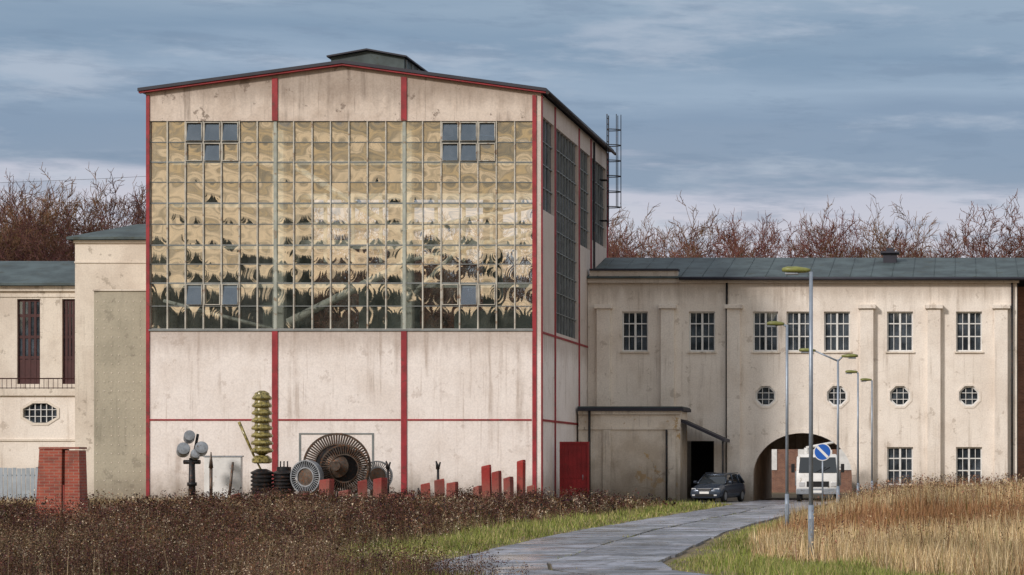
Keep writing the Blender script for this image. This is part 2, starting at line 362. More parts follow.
def weeds(name,x,y,h,colstem,colhead,k=16,spread=.09,sz=1.0,hp=None,patchy=True):
    n=len(x); z=gh(x,y); T=[];CC=[]
    pm=(.35+.95*vn(x,y,.55)*(.6+.8*vn(x,y,1.9))) if patchy else np.ones(n)
    T.append(blades(x,y,h,.00013*y,None,.25)); CC.append(jitter(pal(n,colstem,[1]*len(colstem)),.3)*pm[:,None])
    tip=T[0][:,2,:]; B=np.stack([x,y,z],-1)
    r=rng.random((n,k)); t=1-.6*r**1.3
    base=B[:,None,:]*(1-t[...,None])+tip[:,None,:]*t[...,None]
    hh=h[:,None,None]
    off=(rng.random((n,k,3))-.5)*2*spread*hh*np.stack([1.6-t*.9]*3,-1)*np.array([1.3,1.3,.7])
    c=(base+off).reshape(-1,3); s=np.repeat(.00032*sz*y,k)[:,None,None]*rng.uniform(.5,1.9,(n*k,1,1))
    tr=c[:,None,:]+(rng.random((n*k,3,3))-.5)*2*s
    T.append(tr); hc=pal(n,colhead,hp or [1]*len(colhead))*pm[:,None]
    if patchy:
        mk=(vn(x,y,.33)>.80); hc[mk]=hc[mk]*.5+np.array([.30,.22,.13])*.5
    CC.append(jitter(np.repeat(hc,k,0),.5))
    return soup(name,np.concatenate(T),np.concatenate(CC),vm)
hd=[(.065,.032,.025),(.13,.06,.04),(.20,.11,.07),(.05,.036,.026),(.42,.34,.25)]
x,y=inview(40000,33,103); xr=XR(x,y)
k=(xr<-12.0-.8*vn(x,y,.4))&(vn(x,y,.22)+.35*ss((62-y)/20)+.3*ss((y-84)/8)*(x>-34)+.3*(rng.random(len(x)))>.46)&~((y>72)&(x<-30))
x=x[k];y=y[k]; weeds('dried_weeds',x,y,rng.uniform(.2,.72,len(x))*(.25+.6*vn(x,y,.3)+.8*vn(x,y,1.1))*(1-.2*ss((y-80)/15)),[(.10,.055,.038),(.15,.085,.05)],hd,18,.17,1.1,[4,3,2,3,.8])
# scattered taller bushes of dock and goldenrod
x,y=inview(260,38,98); k=(XR(x,y)<-12.6)&~((y>72)&(x<-30)); bx=x[k];by=y[k]
m_=34; x=np.repeat(bx,m_)+rng.normal(0,.28,len(bx)*m_); y=np.repeat(by,m_)+rng.normal(0,.28,len(bx)*m_)
weeds('dried_weed_bush',x,y,rng.uniform(.35,.85,len(x)),[(.09,.05,.035)],[(.06,.03,.024),(.10,.045,.032),(.15,.075,.05)],16,.13,1.1,[3,2,1])
x,y=inview(3000,33,103); k=(XR(x,y)<-12.0)
x=x[k];y=y[k]; weeds('pale_dry_stalks',x,y,rng.uniform(.35,.8,len(x))*(.45+.6*vn(x,y,.4)),[(.5,.40,.26)],[(.62,.50,.33),(.45,.33,.2),(.7,.62,.48)],9,.08,.8,None,False)
x,y=inview(15000,42,104); k=(XR(x,y)>-4.0)&(vn(x,y,.3)+.4*rng.random(len(x))>.70)
x=x[k];y=y[k]; weeds('dried_weeds',x,y,rng.uniform(.4,.95,len(x)),[(.15,.08,.05)],[(.20,.085,.055),(.30,.15,.09),(.12,.06,.04),(.55,.42,.26)],18,.12)
x=rng.uniform(-19,-5.3,8000); y=rng.uniform(33.8,40.5,8000); xr=XR(x,y); k=(xr<-10.2)&((y<37.9+1.0*vn(x,y,.8))|(xr<-11.5))
x=x[k];y=y[k]; weeds('dried_weeds',x,y,rng.uniform(.2,.55,len(x))*(.35+1.15*vn(x,y,.9)),[(.1,.055,.04)],[(.06,.032,.025),(.11,.055,.04),(.18,.11,.075),(.44,.36,.27)],24,.2,1.0,[4,3,2,1])
# ---------------------------------------------------------------- bare trees
def bare_tree(seed,H=13):
    R=random.Random(seed); segs=[]
    def grow(p,d,L,r,lev):
        n=4 if lev==0 else 3
        for i in range(n):
            d=(d+Vector((R.gauss(0,.12),R.gauss(0,.12),R.gauss(0,.06)+.05))).normalized()
            q=p+d*(L/n); r2=r*.83; segs.append((p,q,r,r2))
            if lev<5 and (lev>0 or i>=1):
                for _ in range(R.choice((2,3)) if lev<3 else 2):
                    a=R.uniform(0,2*math.pi); u=d.orthogonal().normalized(); ww=d.cross(u)
                    sd_=(d*R.uniform(.5,.9)+(u*math.cos(a)+ww*math.sin(a))*R.uniform(.5,.9)+Vector((0,0,.15))).normalized()
                    if lev>=3 and R.random()<.38: continue
                    grow(q,sd_,L*R.uniform(.42,.60),max(r2*.5,.019),lev+1)
            p=q;r=r2
    grow(Vector((0,0,0)),Vector((0,0,1)),H*.74,.22,0)
    return segs
def segs_mesh(name,segs,cols,matl):
    A=np.array([s[0][:] for s in segs]);B=np.array([s[1][:] for s in segs]); r0=np.array([s[2] for s in segs]);r1=np.array([s[3] for s in segs])
    top=np.percentile(B[:,2],99.5)
    d=B-A; d/=np.linalg.norm(d,axis=1)[:,None]+1e-9; up=np.tile([.3,.2,.93],(len(d),1)); up[np.abs(d[:,2])>.9]=[1,0,0]
    u=np.cross(d,up); u/=np.linalg.norm(u,axis=1)[:,None]; w_=np.cross(d,u); T=[]
    P=[u*math.cos(t_)+w_*math.sin(t_) for t_ in (0,2.094,4.189)]
    for i in range(3):
        j=(i+1)%3
        a0=A+P[i]*r0[:,None];a1=A+P[j]*r0[:,None];b0=B+P[i]*r1[:,None];b1=B+P[j]*r1[:,None]
        T.append(np.stack([a0,a1,b1],1));T.append(np.stack([a0,b1,b0],1))
    T=np.concatenate(T); thick=np.tile(r0,6)
    c=np.where((thick>.07)[:,None],np.array([[.09,.07,.06]]),np.array([cols])); c=jitter(c,.35)
    o_=soup(name,T,c,matl); me=o_.data; bpy.data.objects.remove(o_); return me,top
tm=attrmat('bare_twigs')
cols=[(.15,.058,.048),(.18,.085,.062),(.11,.055,.048),(.17,.10,.06)]
tmesh=[segs_mesh('tree_%d'%i,bare_tree(21+i,13+i*.5),cols[i],tm) for i in range(4)]
tr=empty('distant_tree_row')
xx=-88.0
while xx<22:
    Y=random.uniform(170,200)
    me,top=random.choice(tmesh); o=bpy.data.objects.new('bare_tree',me); link(o,tr)
    tgt=PZ(random.choice((212,224,231,236,241,245,248)),Y)
    if xx<-58: tgt=PZ(random.uniform(188,225),Y)
    hs=tgt/top
    o.location=(xx,Y,0); o.rotation_euler=(0,0,random.uniform(0,6.28)); k=random.uniform(.75,1.1); o.scale=(k*hs,k*hs,hs)
    xx+=random.choice((.6,.9,1.3,2.6))
cm=attrmat('conifer_needles')
def conifer(seed,H=22):
    r=np.random.default_rng(seed); n=3600; t=r.random(n)**.75; a=r.uniform(0,6.28,n); R=(1-t)**.8*4.3*(.6+.4*np.abs(np.sin(t*38)))*r.uniform(.3,1,n)+.05
    z=.3+t*(H-.3); c=np.stack([R*np.cos(a),R*np.sin(a),z-R*.25],-1)
    T=c[:,None,:]+(r.random((n,3,3))-.5)*2.2*(1.15-t)[:,None,None]
    tk=np.array([[[-.3,0,0],[.3,0,0],[0,0,H]],[[0,-.3,0],[0,.3,0],[0,0,H]]])
    C=np.concatenate([jitter(np.tile([[.025,.045,.035]],(n,1)),.4),[[.06,.045,.03]]*2])
    o_=soup('conifer',np.concatenate([T,tk]),C,cm); me=o_.data; bpy.data.objects.remove(o_); return me
cmesh=[conifer(i) for i in range(3)]
cw=empty('conifer_wood')
for row,yy in enumerate((-48,-52,-56,-60,-64)):
    xx=-125.0
    while xx<25:
        o=bpy.data.objects.new('conifer',random.choice(cmesh)); link(o,cw); o.location=(xx,yy+random.uniform(-2,2),0)
        k=random.uniform(.85,1.2); o.scale=(k,k,k*random.uniform(.85,1.06)); o.rotation_euler[2]=random.uniform(0,6); xx+=random.uniform(1.8,3.4)
# ---------------------------------------------------------------- main hall
hall=empty('power_station_hall')
X0=PX(146,YF);X1=PX(541,YF);YB=127.0
ZG0=PZ(329,YF);ZG1=PZ(121,YF);ZE=PZ(93,YF);ZA=PZ(66,YF);xm=(X0+X1)/2
wall('front_wall_lower',rect(X0,X1,-.5,ZG0),[],YF,.35,M['hall'],hall)
wall('front_gable',[(X0,ZG1),(X1,ZG1),(X1,ZE),(xm,ZA),(X0,ZE)],[],YF,.35,M['gable'],hall)
xa=PX(149,YF);xb=PX(533,YF)
boxes('corner_piers',[(X0,xa,YF,YF+.35,ZG0,ZG1),(xb,X1,YF,YF+.35,ZG0,ZG1)],M['hall'],hall)
def vs(px,w,z0,z1): 
    c=PX(px,YF); return (c-w/2,c+w/2,YF-.05,YF+.01,z0,z1)
gz=lambda px: ZE+(ZA-ZE)*(1-abs(PX(px,YF)-xm)/(xm-X0))-.12
reds=[vs(148,.15,0,ZE-.1),vs(534.5,.18,0,ZE-.1)]
for px in (275,404): reds+=[vs(px,.25,0,ZG0-.1),vs(px,.25,ZG1+.02,gz(px))]
for a,b_ in ((150,271.5),(278.5,400.5),(407.5,531.5)):
    reds.append((PX(a,YF),PX(b_,YF),YF-.03,YF+.01,PZ(420.6,YF),PZ(419,YF)))
boxes('red_steel_frame',reds,M['red'],hall)
boxes('glazing_sill',[(xa,xb,YF-.06,YF-.002,ZG0-.09,ZG0-.01)],M['mullg'],hall)
L=[];y_=YF-.02
for a,b_,c_,d_ in ((299,301,433,490),(372,374,433,490),(301,372,433,434.5)): L.append((PX(a,YF),PX(b_,YF),y_,YF+.01,PZ(d_,YF),PZ(c_,YF)))
boxes('blocked_doorway_trim',L,M['mullg'],hall)
cols_=[]
for a,b_ in ((149,275),(275,404),(404,533)):
    for i in range(7): cols_.append(a+(b_-a)*i/7)
cols_.append(533)
rows_=[121,142,162,182,203,224,245,264,283,306,329]
openp={(2,0),(3,0),(3,1),(4,0),(16,0),(17,0),(18,0),(17,1),(16,1),(2,8),(4,8),(17,8)}
K=9;V=[];F=[];V2=[];F2=[]
for i in range(len(cols_)-1):
    for j in range(len(rows_)-1):
        x0,x1=PX(cols_[i],YF)+.02,PX(cols_[i+1],YF)-.02; z0,z1=PZ(rows_[j+1],YF)+.02,PZ(rows_[j],YF)-.02
        if (i,j) in openp: # pivoted-open casements
            n=len(V2); V2+=[(x0+.05,YF-.06,z0+.05),(x1-.05,YF-.06,z0+.05),(x1-.05,YF+.1,z1-.05),(x0+.05,YF+.1,z1-.05)]; F2.append((n,n+1,n+2,n+3)); continue
        A=random.choice([1,1,1,-1])*random.uniform(.0025,.0068); tx=random.gauss(0,.003); tz=random.gauss(0,.004); rp=random.uniform(-.0018,.0018);ph=random.uniform(0,6)
        n=len(V)
        for a in range(K):
            for c in range(K):
                u=c/(K-1)*2-1; vv=a/(K-1)*2-1
                V.append((x0+(x1-x0)*(u+1)/2, YF+.12-A*(1-u*u)*(1-vv*vv)+tx*u*.4+tz*vv*.4+rp*math.sin(3*vv+ph+u), z0+(z1-z0)*(vv+1)/2))
        for a in range(K-1):
            for c in range(K-1):
                q=n+a*K+c; F.append((q,q+1,q+K+1,q+K))
mo('front_glazing',V,F,M['glass'],hall,True)
mo('open_casement_glass',V2,F2,M['wglass'],hall)
L=[];L2=[]
for i,cx in enumerate(cols_):
    if i in (7,14): L2.append((PX(cx,YF)-.07,PX(cx,YF)+.07,YF+.02,YF+.10,ZG0,ZG1)); continue
    wd=.026
    L.append((PX(cx,YF)-wd,PX(cx,YF)+wd,YF+.02,YF+.10,ZG0,ZG1))
boxes('glazing_mullions',L,M['mull'],hall); boxes('glazing_posts',L2,M['gpost'],hall)
L=[]
for j,ry in enumerate(rows_):
    wd=.018 if j%2 else .03
    L.append((xa,xb,YF+.045,YF+.115,PZ(ry,YF)-wd,PZ(ry,YF)+wd))
boxes('glazing_transoms',L,M['mullg'],hall)
L=[]
def casement(ci,rj,nc=3,nr=2):
    for a in range(nc):
        for c in range(nr):
            x0,x1=PX(cols_[ci+a],YF)+.045,PX(cols_[ci+a+1],YF)-.045; z0,z1=PZ(rows_[rj+c+1],YF)+.05,PZ(rows_[rj+c],YF)-.05
            for q in ((x0,x0+.03,z0,z1),(x1-.03,x1,z0,z1),(x0+.03,x1-.03,z0,z0+.03),(x0+.03,x1-.03,z1-.03,z1)): L.append((q[0],q[1],YF-.02,YF+.10,q[2],q[3]))
casement(2,0,3);casement(2,8,3,1);casement(16,0,3,2);casement(16,8,3,1)
boxes('casement_frames',L,M['mull'],hall)
# interior
I=[];yi=YF+.5
for px in (275,404):
    c=PX(px,YF); I.append((c-.26,c+.26,yi,yi+.4,0,ZE-.3))
for py in (160,203,245,284):
    z=PZ(py,YF); I.append((X0+.5,X1-.5,yi+.45,yi+.6,z-.09,z+.09))
for k in range(9):
    c=PX(290+k*28,YF); I.append((c-.07,c+.07,yi+.7,yi+.82,PZ(260,YF),PZ(190,YF)))
for py in (193,222,240): z=PZ(py,YF); I.append((PX(292,YF),PX(532,YF),yi+.85,yi+1.0,z-.13,z+.13))
boxes('interior_frame',I,M['istruct'],hall)
dg=lambda a,b,c,d,yo,r:((PX(a,YF),YF+yo,PZ(b,YF)),(PX(c,YF),YF+yo,PZ(d,YF)),r,r)
tubes('interior_braces',[dg(292,165,404,235,.45,.15),dg(285,322,404,262,.45,.18),dg(404,300,470,235,.5,.11),dg(404,230,533,205,.5,.10),dg(404,260,533,232,.5,.10),dg(160,300,275,330,.5,.09)],M['istruct'],hall,6)
boxes('interior_floor',[(X0+.3,X1-.3,YF+.4,YB-.3,.0,.02),(X0+.4,X1-.4,YF+3.5,YB-.5,7.2,7.4)],M['floor'],hall)
boxes('interior_machinery',[(PX(236,YF),PX(262,YF),YF+4,YF+6,7.4,9.3),(PX(430,YF),PX(520,YF),YF+5,YF+8,7.4,9.0),(PX(330,YF),PX(380,YF),YF+5,YF+8,7.4,10.2)],M['iwall'],hall,.1)
wall('rear_wall',[(X0,-.5),(X1,-.5),(X1,ZE),(xm,ZA),(X0,ZE)],[rect(X0+2,X0+6,9,16),rect(X0+7,X0+11,9,16),rect(X0+12,X0+16,9,16)],YB-.3,.3,M['iwall'],hall)
boxes('left_wall',[(X0,X0+.3,YF+.36,YB-.31,-.5,ZE-.02)],M['left'],hall)
def sidewall(name,outer,holes,x,th,mat,parent):
    o=wall(name,outer,holes,0,th,mat,parent)
    for v_ in o.data.vertices:
        a,b_,c=v_.co; v_.co=(x-b_,a,c)
    o.data.flip_normals(); return o
bays=[(YF+.5,110.1,13.2,17.35),(110.5,117.0,7.9,17.35),(117.5,120.8,12.6,17.35),(121.2,126.2,13.2,17.35)]
sidewall('side_wall',rect(YF+.36,YB-.31,-.5,ZE-.02),[rect(*b_) for b_ in bays],X1,.3,M['hall'],hall)
for (a,b_,z0,z1) in bays: boxes('side_glass',[(X1-.16,X1-.14,a,b_,z0,z1)],M['sglass'],hall)
L=[]
for (a,b_,z0,z1) in bays:
    n=max(2,round((b_-a)/.85))
    for i in range(1,n): 
        y_=a+(b_-a)*i/n; L.append((X1-.14,X1-.06,y_-.02,y_+.02,z0,z1))
    n=round((z1-z0)/.95)
    for i in range(1,n):
        z=z0+(z1-z0)*i/n; L.append((X1-.135,X1-.075,a,b_,z-.02,z+.02))
boxes('side_mullions',L,M['mullg'],hall)
L=[]
for y_ in (YF+.12,110.3,117.25,121.0,126.6): L.append((X1-.01,X1+.05,y_-.1,y_+.1,0,ZE-.1))
for (a,b_) in ((YF+.23,110.19),(110.41,117.14),(117.36,120.89),(121.11,126.49)):
    for z in (3.79,7.7): L.append((X1-.01,X1+.03,a,b_,z-.05,z+.05))
boxes('side_red_frame',L,M['red'],hall)
ov=.28; y0=YF-.3;y1=YB+.3
def slab(xA,zA,xB,zB,ya,yb,t,name,mat):
    v=[(xA,ya,zA),(xB,ya,zB),(xB,yb,zB),(xA,yb,zA),(xA,ya,zA+t),(xB,ya,zB+t),(xB,yb,zB+t),(xA,yb,zA+t)]
    return mo(name,v,BF,mat,hall)
sl=(ZA-ZE)/(xm-X0)
slab(X0-ov,ZE-sl*ov+.08,xm,ZA+.08,y0,y1,.14,'roof_left',M['roofdark']); slab(xm,ZA+.08,X1+ov,ZE-sl*ov+.08,y0,y1,.14,'roof_right',M['roofdark'])
slab(X0-ov+.03,ZE-sl*(ov-.03),xm,ZA,y0+.06,y0+.28,.075,'verge_board_left',M['red']); slab(xm,ZA,X1+ov-.03,ZE-sl*(ov-.03),y0+.06,y0+.28,.075,'verge_board_right',M['red'])
tubes('gutter',[((X1+ov+.06,y0,ZE-.02),(X1+ov+.06,y1,ZE-.02),.08,.08)],M['dark'],hall)
tubes('downpipe',[((X1+.12,121.4,.1),(X1+.12,121.4,ZE-.2),.06,.06)],M['dark'],hall)
mn0,mn1=PX(331,YF+1.5),PX(404,YF+1.5); ya,yb=YF+1.5,YB-2; mz=ZA-.1; zt=PZ(57,YF+1.5); za=PZ(51,YF+1.5); mc=(mn0+mn1)/2
mo('roof_lantern_body',[(mn0,ya,mz-.5),(mn1,ya,mz-.5),(mn1,ya,zt),(mc,ya,za),(mn0,ya,zt),(mn0,yb,mz-.5),(mn1,yb,mz-.5),(mn1,yb,zt),(mc,yb,za),(mn0,yb,zt)],[(0,1,2,3,4),(5,9,8,7,6),(0,4,9,5),(1,6,7,2)],M['roof'],hall)
for s_,xe in ((-1,mn0-.15),(1,mn1+.15)):
    slab(min(xe,mc),zt-.03 if xe<mc else za+.02,max(xe,mc),za+.02 if xe<mc else zt-.03,ya-.2,yb+.2,.07,'roof_lantern_roof',M['roofdark'])
L=[(mn1,mn1+.05,ya+.3+i*1.2,ya+.4+i*1.2,mz-.4,zt-.08) for i in range(14)]
boxes('roof_lantern_bars',L,M['mullg'],hall)
lad=empty('caged_ladder'); Yl=124.0; xl=PX(607,Yl); zb=PZ(226,Yl); zt_=PZ(114,Yl)
L=[((xl,Yl,zb),(xl,Yl,zt_),.03,.03),((xl,Yl+.55,zb),(xl,Yl+.55,zt_),.03,.03)]
z=zb+.2
while z<zt_: L.append(((xl,Yl,z),(xl,Yl+.55,z),.018,.018)); z+=.3
z=zb+1.0
while z<zt_-.05:
    pts=[Vector((xl+.68*math.sin(math.pi*i/8),Yl+.275-.38*math.cos(math.pi*i/8),z)) for i in range(9)]
    for a,b_ in zip(pts,pts[1:]): L.append((a,b_,.025,.025))
    z+=.8
for i in (2,4,6): 
    q=(xl+.68*math.sin(math.pi*i/8),Yl+.275-.38*math.cos(math.pi*i/8)); L.append(((*q,zb+1.0),(*q,zt_),.022,.022))
for z in (zb+.3,zb+2.4): L.append(((xl,Yl+.1,z),(X1-.02,Yl+.1,z),.03,.03)); L.append(((xl,Yl+.5,z),(X1-.02,Yl+.5,z),.03,.03))
tubes('ladder_rails',L,M['dark'],lad,6)
rd=empty('red_steel_door'); Yr=109.5; a,b_=PX(561,Yr),PX(587.5,Yr); zt_=PZ(443,Yr)
boxes('leaf',[(a,b_,Yr,Yr+.12,0.05,zt_)],M['reddoor'],rd,.01)
boxes('frame',[(a-.06,a+.03,Yr-.04,Yr+.16,0,zt_+.06),(b_-.03,b_+.06,Yr-.04,Yr+.16,0,zt_+.06),(a+.03,b_-.03,Yr-.04,Yr+.16,zt_-.03,zt_+.06),(a+.03,b_-.03,Yr-.025,Yr,1.2,1.27)]+[(a+.12+i*.2,a+.15+i*.2,Yr-.015,Yr,.1,zt_-.08) for i in range(6)],M['reddoor'],rd)
tubes('handle',[((b_-.2,Yr-.07,1.1),(b_-.2,Yr-.07,1.35),.015,.015)],M['grey'],rd)
# ---------------------------------------------------------------- wing
wing=empty('gatehouse_wing'); YW=120.0; WX0=X1+.02; WX1=PX(1017,YW); WZ=PZ(279,YW)
wp=lambda p:PX(p,YW); wz=lambda p:PZ(p,YW)
wins=[(635,331.5,26,40),(702,331.5,26,40),(765.5,331.5,25,40),(799,331.5,25,40),(837,331.5,26,40),(900,331.5,26,40),(969,331.5,26,40),(900,466,26,38),(969,466,26,38)]
holes=[rect(wp(a-w_/2),wp(a+w_/2),wz(c+h_/2),wz(c-h_/2)) for a,c,w_,h_ in wins]
octs=[765.5,837,900,969]; holes+=[octo(wp(a),wz(396),.5) for a in octs]
ac=wp(802.5); ar=2.47; spring=wz(433)-ar*.86
arch=[(ac-ar,-.4),(ac+ar,-.4)]+[(ac+ar*math.cos(t_),spring+ar*.86*math.sin(t_)) for t_ in np.linspace(0,math.pi,25)]
holes.append(arch); holes.append(rect(wp(686),wp(714),-.4,wz(441)))
wall('front_wall',rect(WX0,WX1,-.5,WZ),holes,YW,.4,M['wing'],wing)
def window(x0,x1,z0,z1,y,parent,nx=2,rows=(.38,.7)):
    fr=[(x0,x0+.07,y,y+.08,z0,z1),(x1-.07,x1,y,y+.08,z0,z1),(x0+.07,x1-.07,y,y+.08,z0,z0+.08),(x0+.07,x1-.07,y,y+.08,z1-.07,z1)]
    xc=(x0+x1)/2; fr.append((xc-.05,xc+.05,y-.01,y+.078,z0+.08,z1-.07))
    for r in rows:
        z=z0+(z1-z0)*r; 
        for a_,c_ in ((x0+.07,xc-.05),(xc+.05,x1-.07)): fr.append((a_,c_,y+.01,y+.07,z-.028,z+.028))
    for a_,c_ in ((x0+.07,xc-.05),(xc+.05,x1-.07)):
        q=(a_+c_)/2; fr.append((q-.016,q+.016,y+.015,y+.065,z0+.08,z1-.07))
    boxes('window_frame',fr,M['frame'],parent)
    e=random.uniform(-.006,.006)
    mo('window_glass',[(x0,y+.05,z0),(x1,y+.05+e,z0),(x1,y+.05+e*1.5,z1),(x0,y+.05-e,z1)],[(0,1,2,3)],M['wglass'],parent)
    if random.random()<.8: 
        k=random.uniform(.3,.9); boxes('curtain',[(x0+.1,x0+.1+(x1-x0)*.3*k,y+.25,y+.27,z0,z1),(x1-.1-(x1-x0)*.25*(1-k*.5),x1-.1,y+.25,y+.27,z0,z1)],M['frame'],parent)
for a,c,w_,h_ in wins:
    x0,x1,z0,z1=wp(a-w_/2),wp(a+w_/2),wz(c+h_/2),wz(c-h_/2); window(x0,x1,z0,z1,YW+.16,wing)
    boxes('window_sill',[(x0-.08,x1+.08,YW-.08,YW+.15,z0-.08,z0-.003)],M['annex'],wing)
for a in octs:
    cx,cz=wp(a),wz(396); o8=octo(cx,cz,.5); i8=octo(cx,cz,.42); e8=octo(cx,cz,.6)
    v=[(p[0],YW+.1,p[1]) for p in o8]+[(p[0],YW+.1,p[1]) for p in i8]+[(p[0],YW+.2,p[1]) for p in i8]
    f=[(i,(i+1)%8,8+(i+1)%8,8+i) for i in range(8)]+[(8+i,8+(i+1)%8,16+(i+1)%8,16+i) for i in range(8)]
    mo('octagon_frame',v,f,M['frame'],wing)
    boxes('octagon_bars',[(cx-.175,cx-.145,YW+.11,YW+.15,cz-.46,cz+.46),(cx+.145,cx+.175,YW+.11,YW+.15,cz-.46,cz+.46),(cx-.46,cx+.46,YW+.115,YW+.145,cz-.175,cz-.145),(cx-.46,cx+.46,YW+.115,YW+.145,cz+.145,cz+.175)],M['frame'],wing)
    mo('octagon_glass',[(p[0],YW+.17,p[1]) for p in octo(cx,cz,.47)],[tuple(range(8))],M['wglass'],wing)
    v=[(p[0],YW-.03,p[1]) for p in e8]+[(p[0],YW-.03,p[1]) for p in o8]+[(p[0],YW+.01,p[1]) for p in e8]+[(p[0],YW+.01,p[1]) for p in o8]
    mo('octagon_surround',v,[(i,(i+1)%8,8+(i+1)%8,8+i) for i in range(8)]+[(i,(i+1)%8,16+(i+1)%8,16+i) for i in range(8)]+[(8+i,8+(i+1)%8,24+(i+1)%8,24+i) for i in range(8)],M['wing'],wing)
v=[];f=[]
for r_ in (ar,ar+.22):
    for y_ in (YW-.03,YW+.01):
        for t_ in np.linspace(0,math.pi,25): v.append((ac+r_*math.cos(t_),y_,spring+(r_-ar*.14)*math.sin(t_)))
for i in range(24):
    f+=[(i,i+1,50+i+1,50+i),(i,i+1,25+i+1,25+i),(50+i,50+i+1,75+i+1,75+i)]
mo('arch_surround',v,f,M['wing'],wing)
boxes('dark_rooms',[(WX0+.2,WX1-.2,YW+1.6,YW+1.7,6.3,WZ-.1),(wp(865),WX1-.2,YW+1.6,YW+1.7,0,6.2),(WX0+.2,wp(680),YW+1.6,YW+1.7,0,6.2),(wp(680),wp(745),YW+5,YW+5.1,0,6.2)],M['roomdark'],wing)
pil=[604,668,734,867,934,1001]
L=[];L2=[]
for p_ in pil:
    c=wp(p_); L.append((c-.33,c+.33,YW-.3,YW+.01,-.3,wz(309))); L2.append((c-.45,c+.45,YW-.42,YW+.01,wz(309)+.002,wz(305))); 
    L.append((c-.4,c+.4,YW-.37,YW-.302,-.3,.7))
boxes('pilasters',L,M['wing'],wing,.015); boxes('pilaster_caps',L2,M['wing'],wing,.02)
boxes('cornice',[(WX0,WX1+.1,YW-.2,YW-.001,WZ-.2,WZ-.003)],M['wing'],wing)
boxes('parapet',[(WX0+.1,wp(678),YW-.16,YW+.3,WZ,wz(271))],M['wing'],wing); boxes('parapet_coping',[(WX0+.1,wp(679),YW-.24,YW+.38,wz(271)+.003,wz(269))],M['roofdark'],wing)
boxes('end_wall',[(WX1-.4,WX1,YW+.41,131.6,-.5,WZ)],M['wing'],wing)
boxes('rear_wall',[(WX0+.4,ac-ar-.01,131.6,132,-.5,WZ),(ac+ar+.01,WX1,131.6,132,-.5,WZ),(ac-ar-.01,ac+ar+.01,131.6,132,spring+1.4,WZ)],M['wing'],wing)
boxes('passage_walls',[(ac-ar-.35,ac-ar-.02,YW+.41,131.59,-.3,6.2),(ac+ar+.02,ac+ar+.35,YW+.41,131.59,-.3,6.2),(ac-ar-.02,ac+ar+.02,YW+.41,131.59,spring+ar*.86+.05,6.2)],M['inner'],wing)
YR=126.0; ZR=PZ(259,YR); RX=PX(1060,YW)
mo('roof_covering',[(WX0,YW-.35,WZ+.02),(RX,YW-.35,WZ+.02),(RX,YR,ZR),(WX0,YR,ZR),(WX0,132.3,WZ+.02),(RX,132.3,WZ+.02),(WX0,YW-.35,WZ+.09),(RX,YW-.35,WZ+.09),(RX,YR,ZR+.07),(WX0,YR,ZR+.07)],[(0,1,7,6),(6,7,8,9),(9,8,5,4),(1,2,8,7),(0,6,9,3)],M['roof'],wing)
L=[((WX0+.5+i*1.05,YW-.33,WZ+.1),(WX0+.5+i*1.05,YR,ZR+.08),.018,.018) for i in range(24)]
tubes('roof_seams',L,M['roof'],wing,4)
tubes('gutter',[((wp(680),YW-.42,WZ+.0),(RX,YW-.42,WZ-.02),.08,.08)],M['roofdark'],wing)
tubes('downpipes',[((wp(727),YW-.12,0.1),(wp(727),YW-.12,WZ-.2),.055,.055),((wp(1012),YW-.12,0.1),(wp(1012),YW-.12,WZ-.2),.05,.05)],M['dark'],wing)
vx=PX(890,124.5)
boxes('roof_vent',[(vx-.35,vx+.35,124.2,124.9,ZR-.6,PZ(254,124.5)),(vx-.48,vx+.48,124.05,125.05,PZ(254,124.5),PZ(252,124.5)),(vx-.2,vx+.2,124.4,124.8,PZ(252,124.5),PZ(248,124.5))],M['roofdark'],wing,.02)
an=empty('low_annex'); YA=116.5; a,b_=X1+.1,PX(680,YA); zt_=PZ(411,YA)
boxes('walls',[(a,b_,YA,YW-.46,-.3,zt_)],M['annex'],an)
boxes('roof',[(a,b_+.2,YA-.3,YW-.46,zt_+.003,zt_+.16)],M['roofdark'],an); boxes('roof_top',[(a,b_+.15,YA-.25,YW-.465,zt_+.163,zt_+.22)],M['roof'],an)
boxes('cornice',[(a,b_+.05,YA-.08,YA-.003,zt_-.9,zt_-.78),(a,b_+.1,YA-.14,YA-.003,zt_-.16,zt_-.003)],M['annex'],an)
boxes('corner_pilasters',[(b_-.7,b_-.2,YA-.1,YA-.002,-.2,zt_-.92),(PX(603,YA),PX(611,YA),YA-.1,YA-.002,-.2,zt_-.92)],M['annex'],an)
tubes('pipe',[((PX(667,YA),YA-.16,0),(PX(667,YA),YA-.16,zt_-.9),.05,.05),((PX(590,YA),YA-.2,0),(PX(590,YA),YA-.2,zt_),.06,.06)],M['dark'],an)
mo('lean_to_roof',[(b_+.01,YA+.3,PZ(419,YA)),(PX(724,YA),YA+.3,PZ(439,YA)),(PX(724,YA),YW-.46,PZ(439,YA)),(b_+.01,YW-.46,PZ(419,YA)),(b_+.01,YA+.3,PZ(422,YA)),(PX(724,YA),YA+.3,PZ(442,YA)),(PX(724,YA),YW-.46,PZ(442,YA)),(b_+.01,YW-.46,PZ(422,YA))],BF,M['roofdark'],an)
tubes('lean_to_post',[((PX(722,YA),YA+.4,0),(PX(722,YA),YA+.4,PZ(441,YA)),.05,.05)],M['dark'],an)
rb=empty('brick_side_building'); boxes('walls',[(WX1+.1,WX1+14,YW+2.5,134,-.3,WZ-.2)],M['brick2'],rb)
boxes('windows',[(WX1+2+i*3,WX1+3.4+i*3,YW+2.44,YW+2.49,z,z+2) for i in range(3) for z in (1.5,6.5)],M['carglass'],rb)
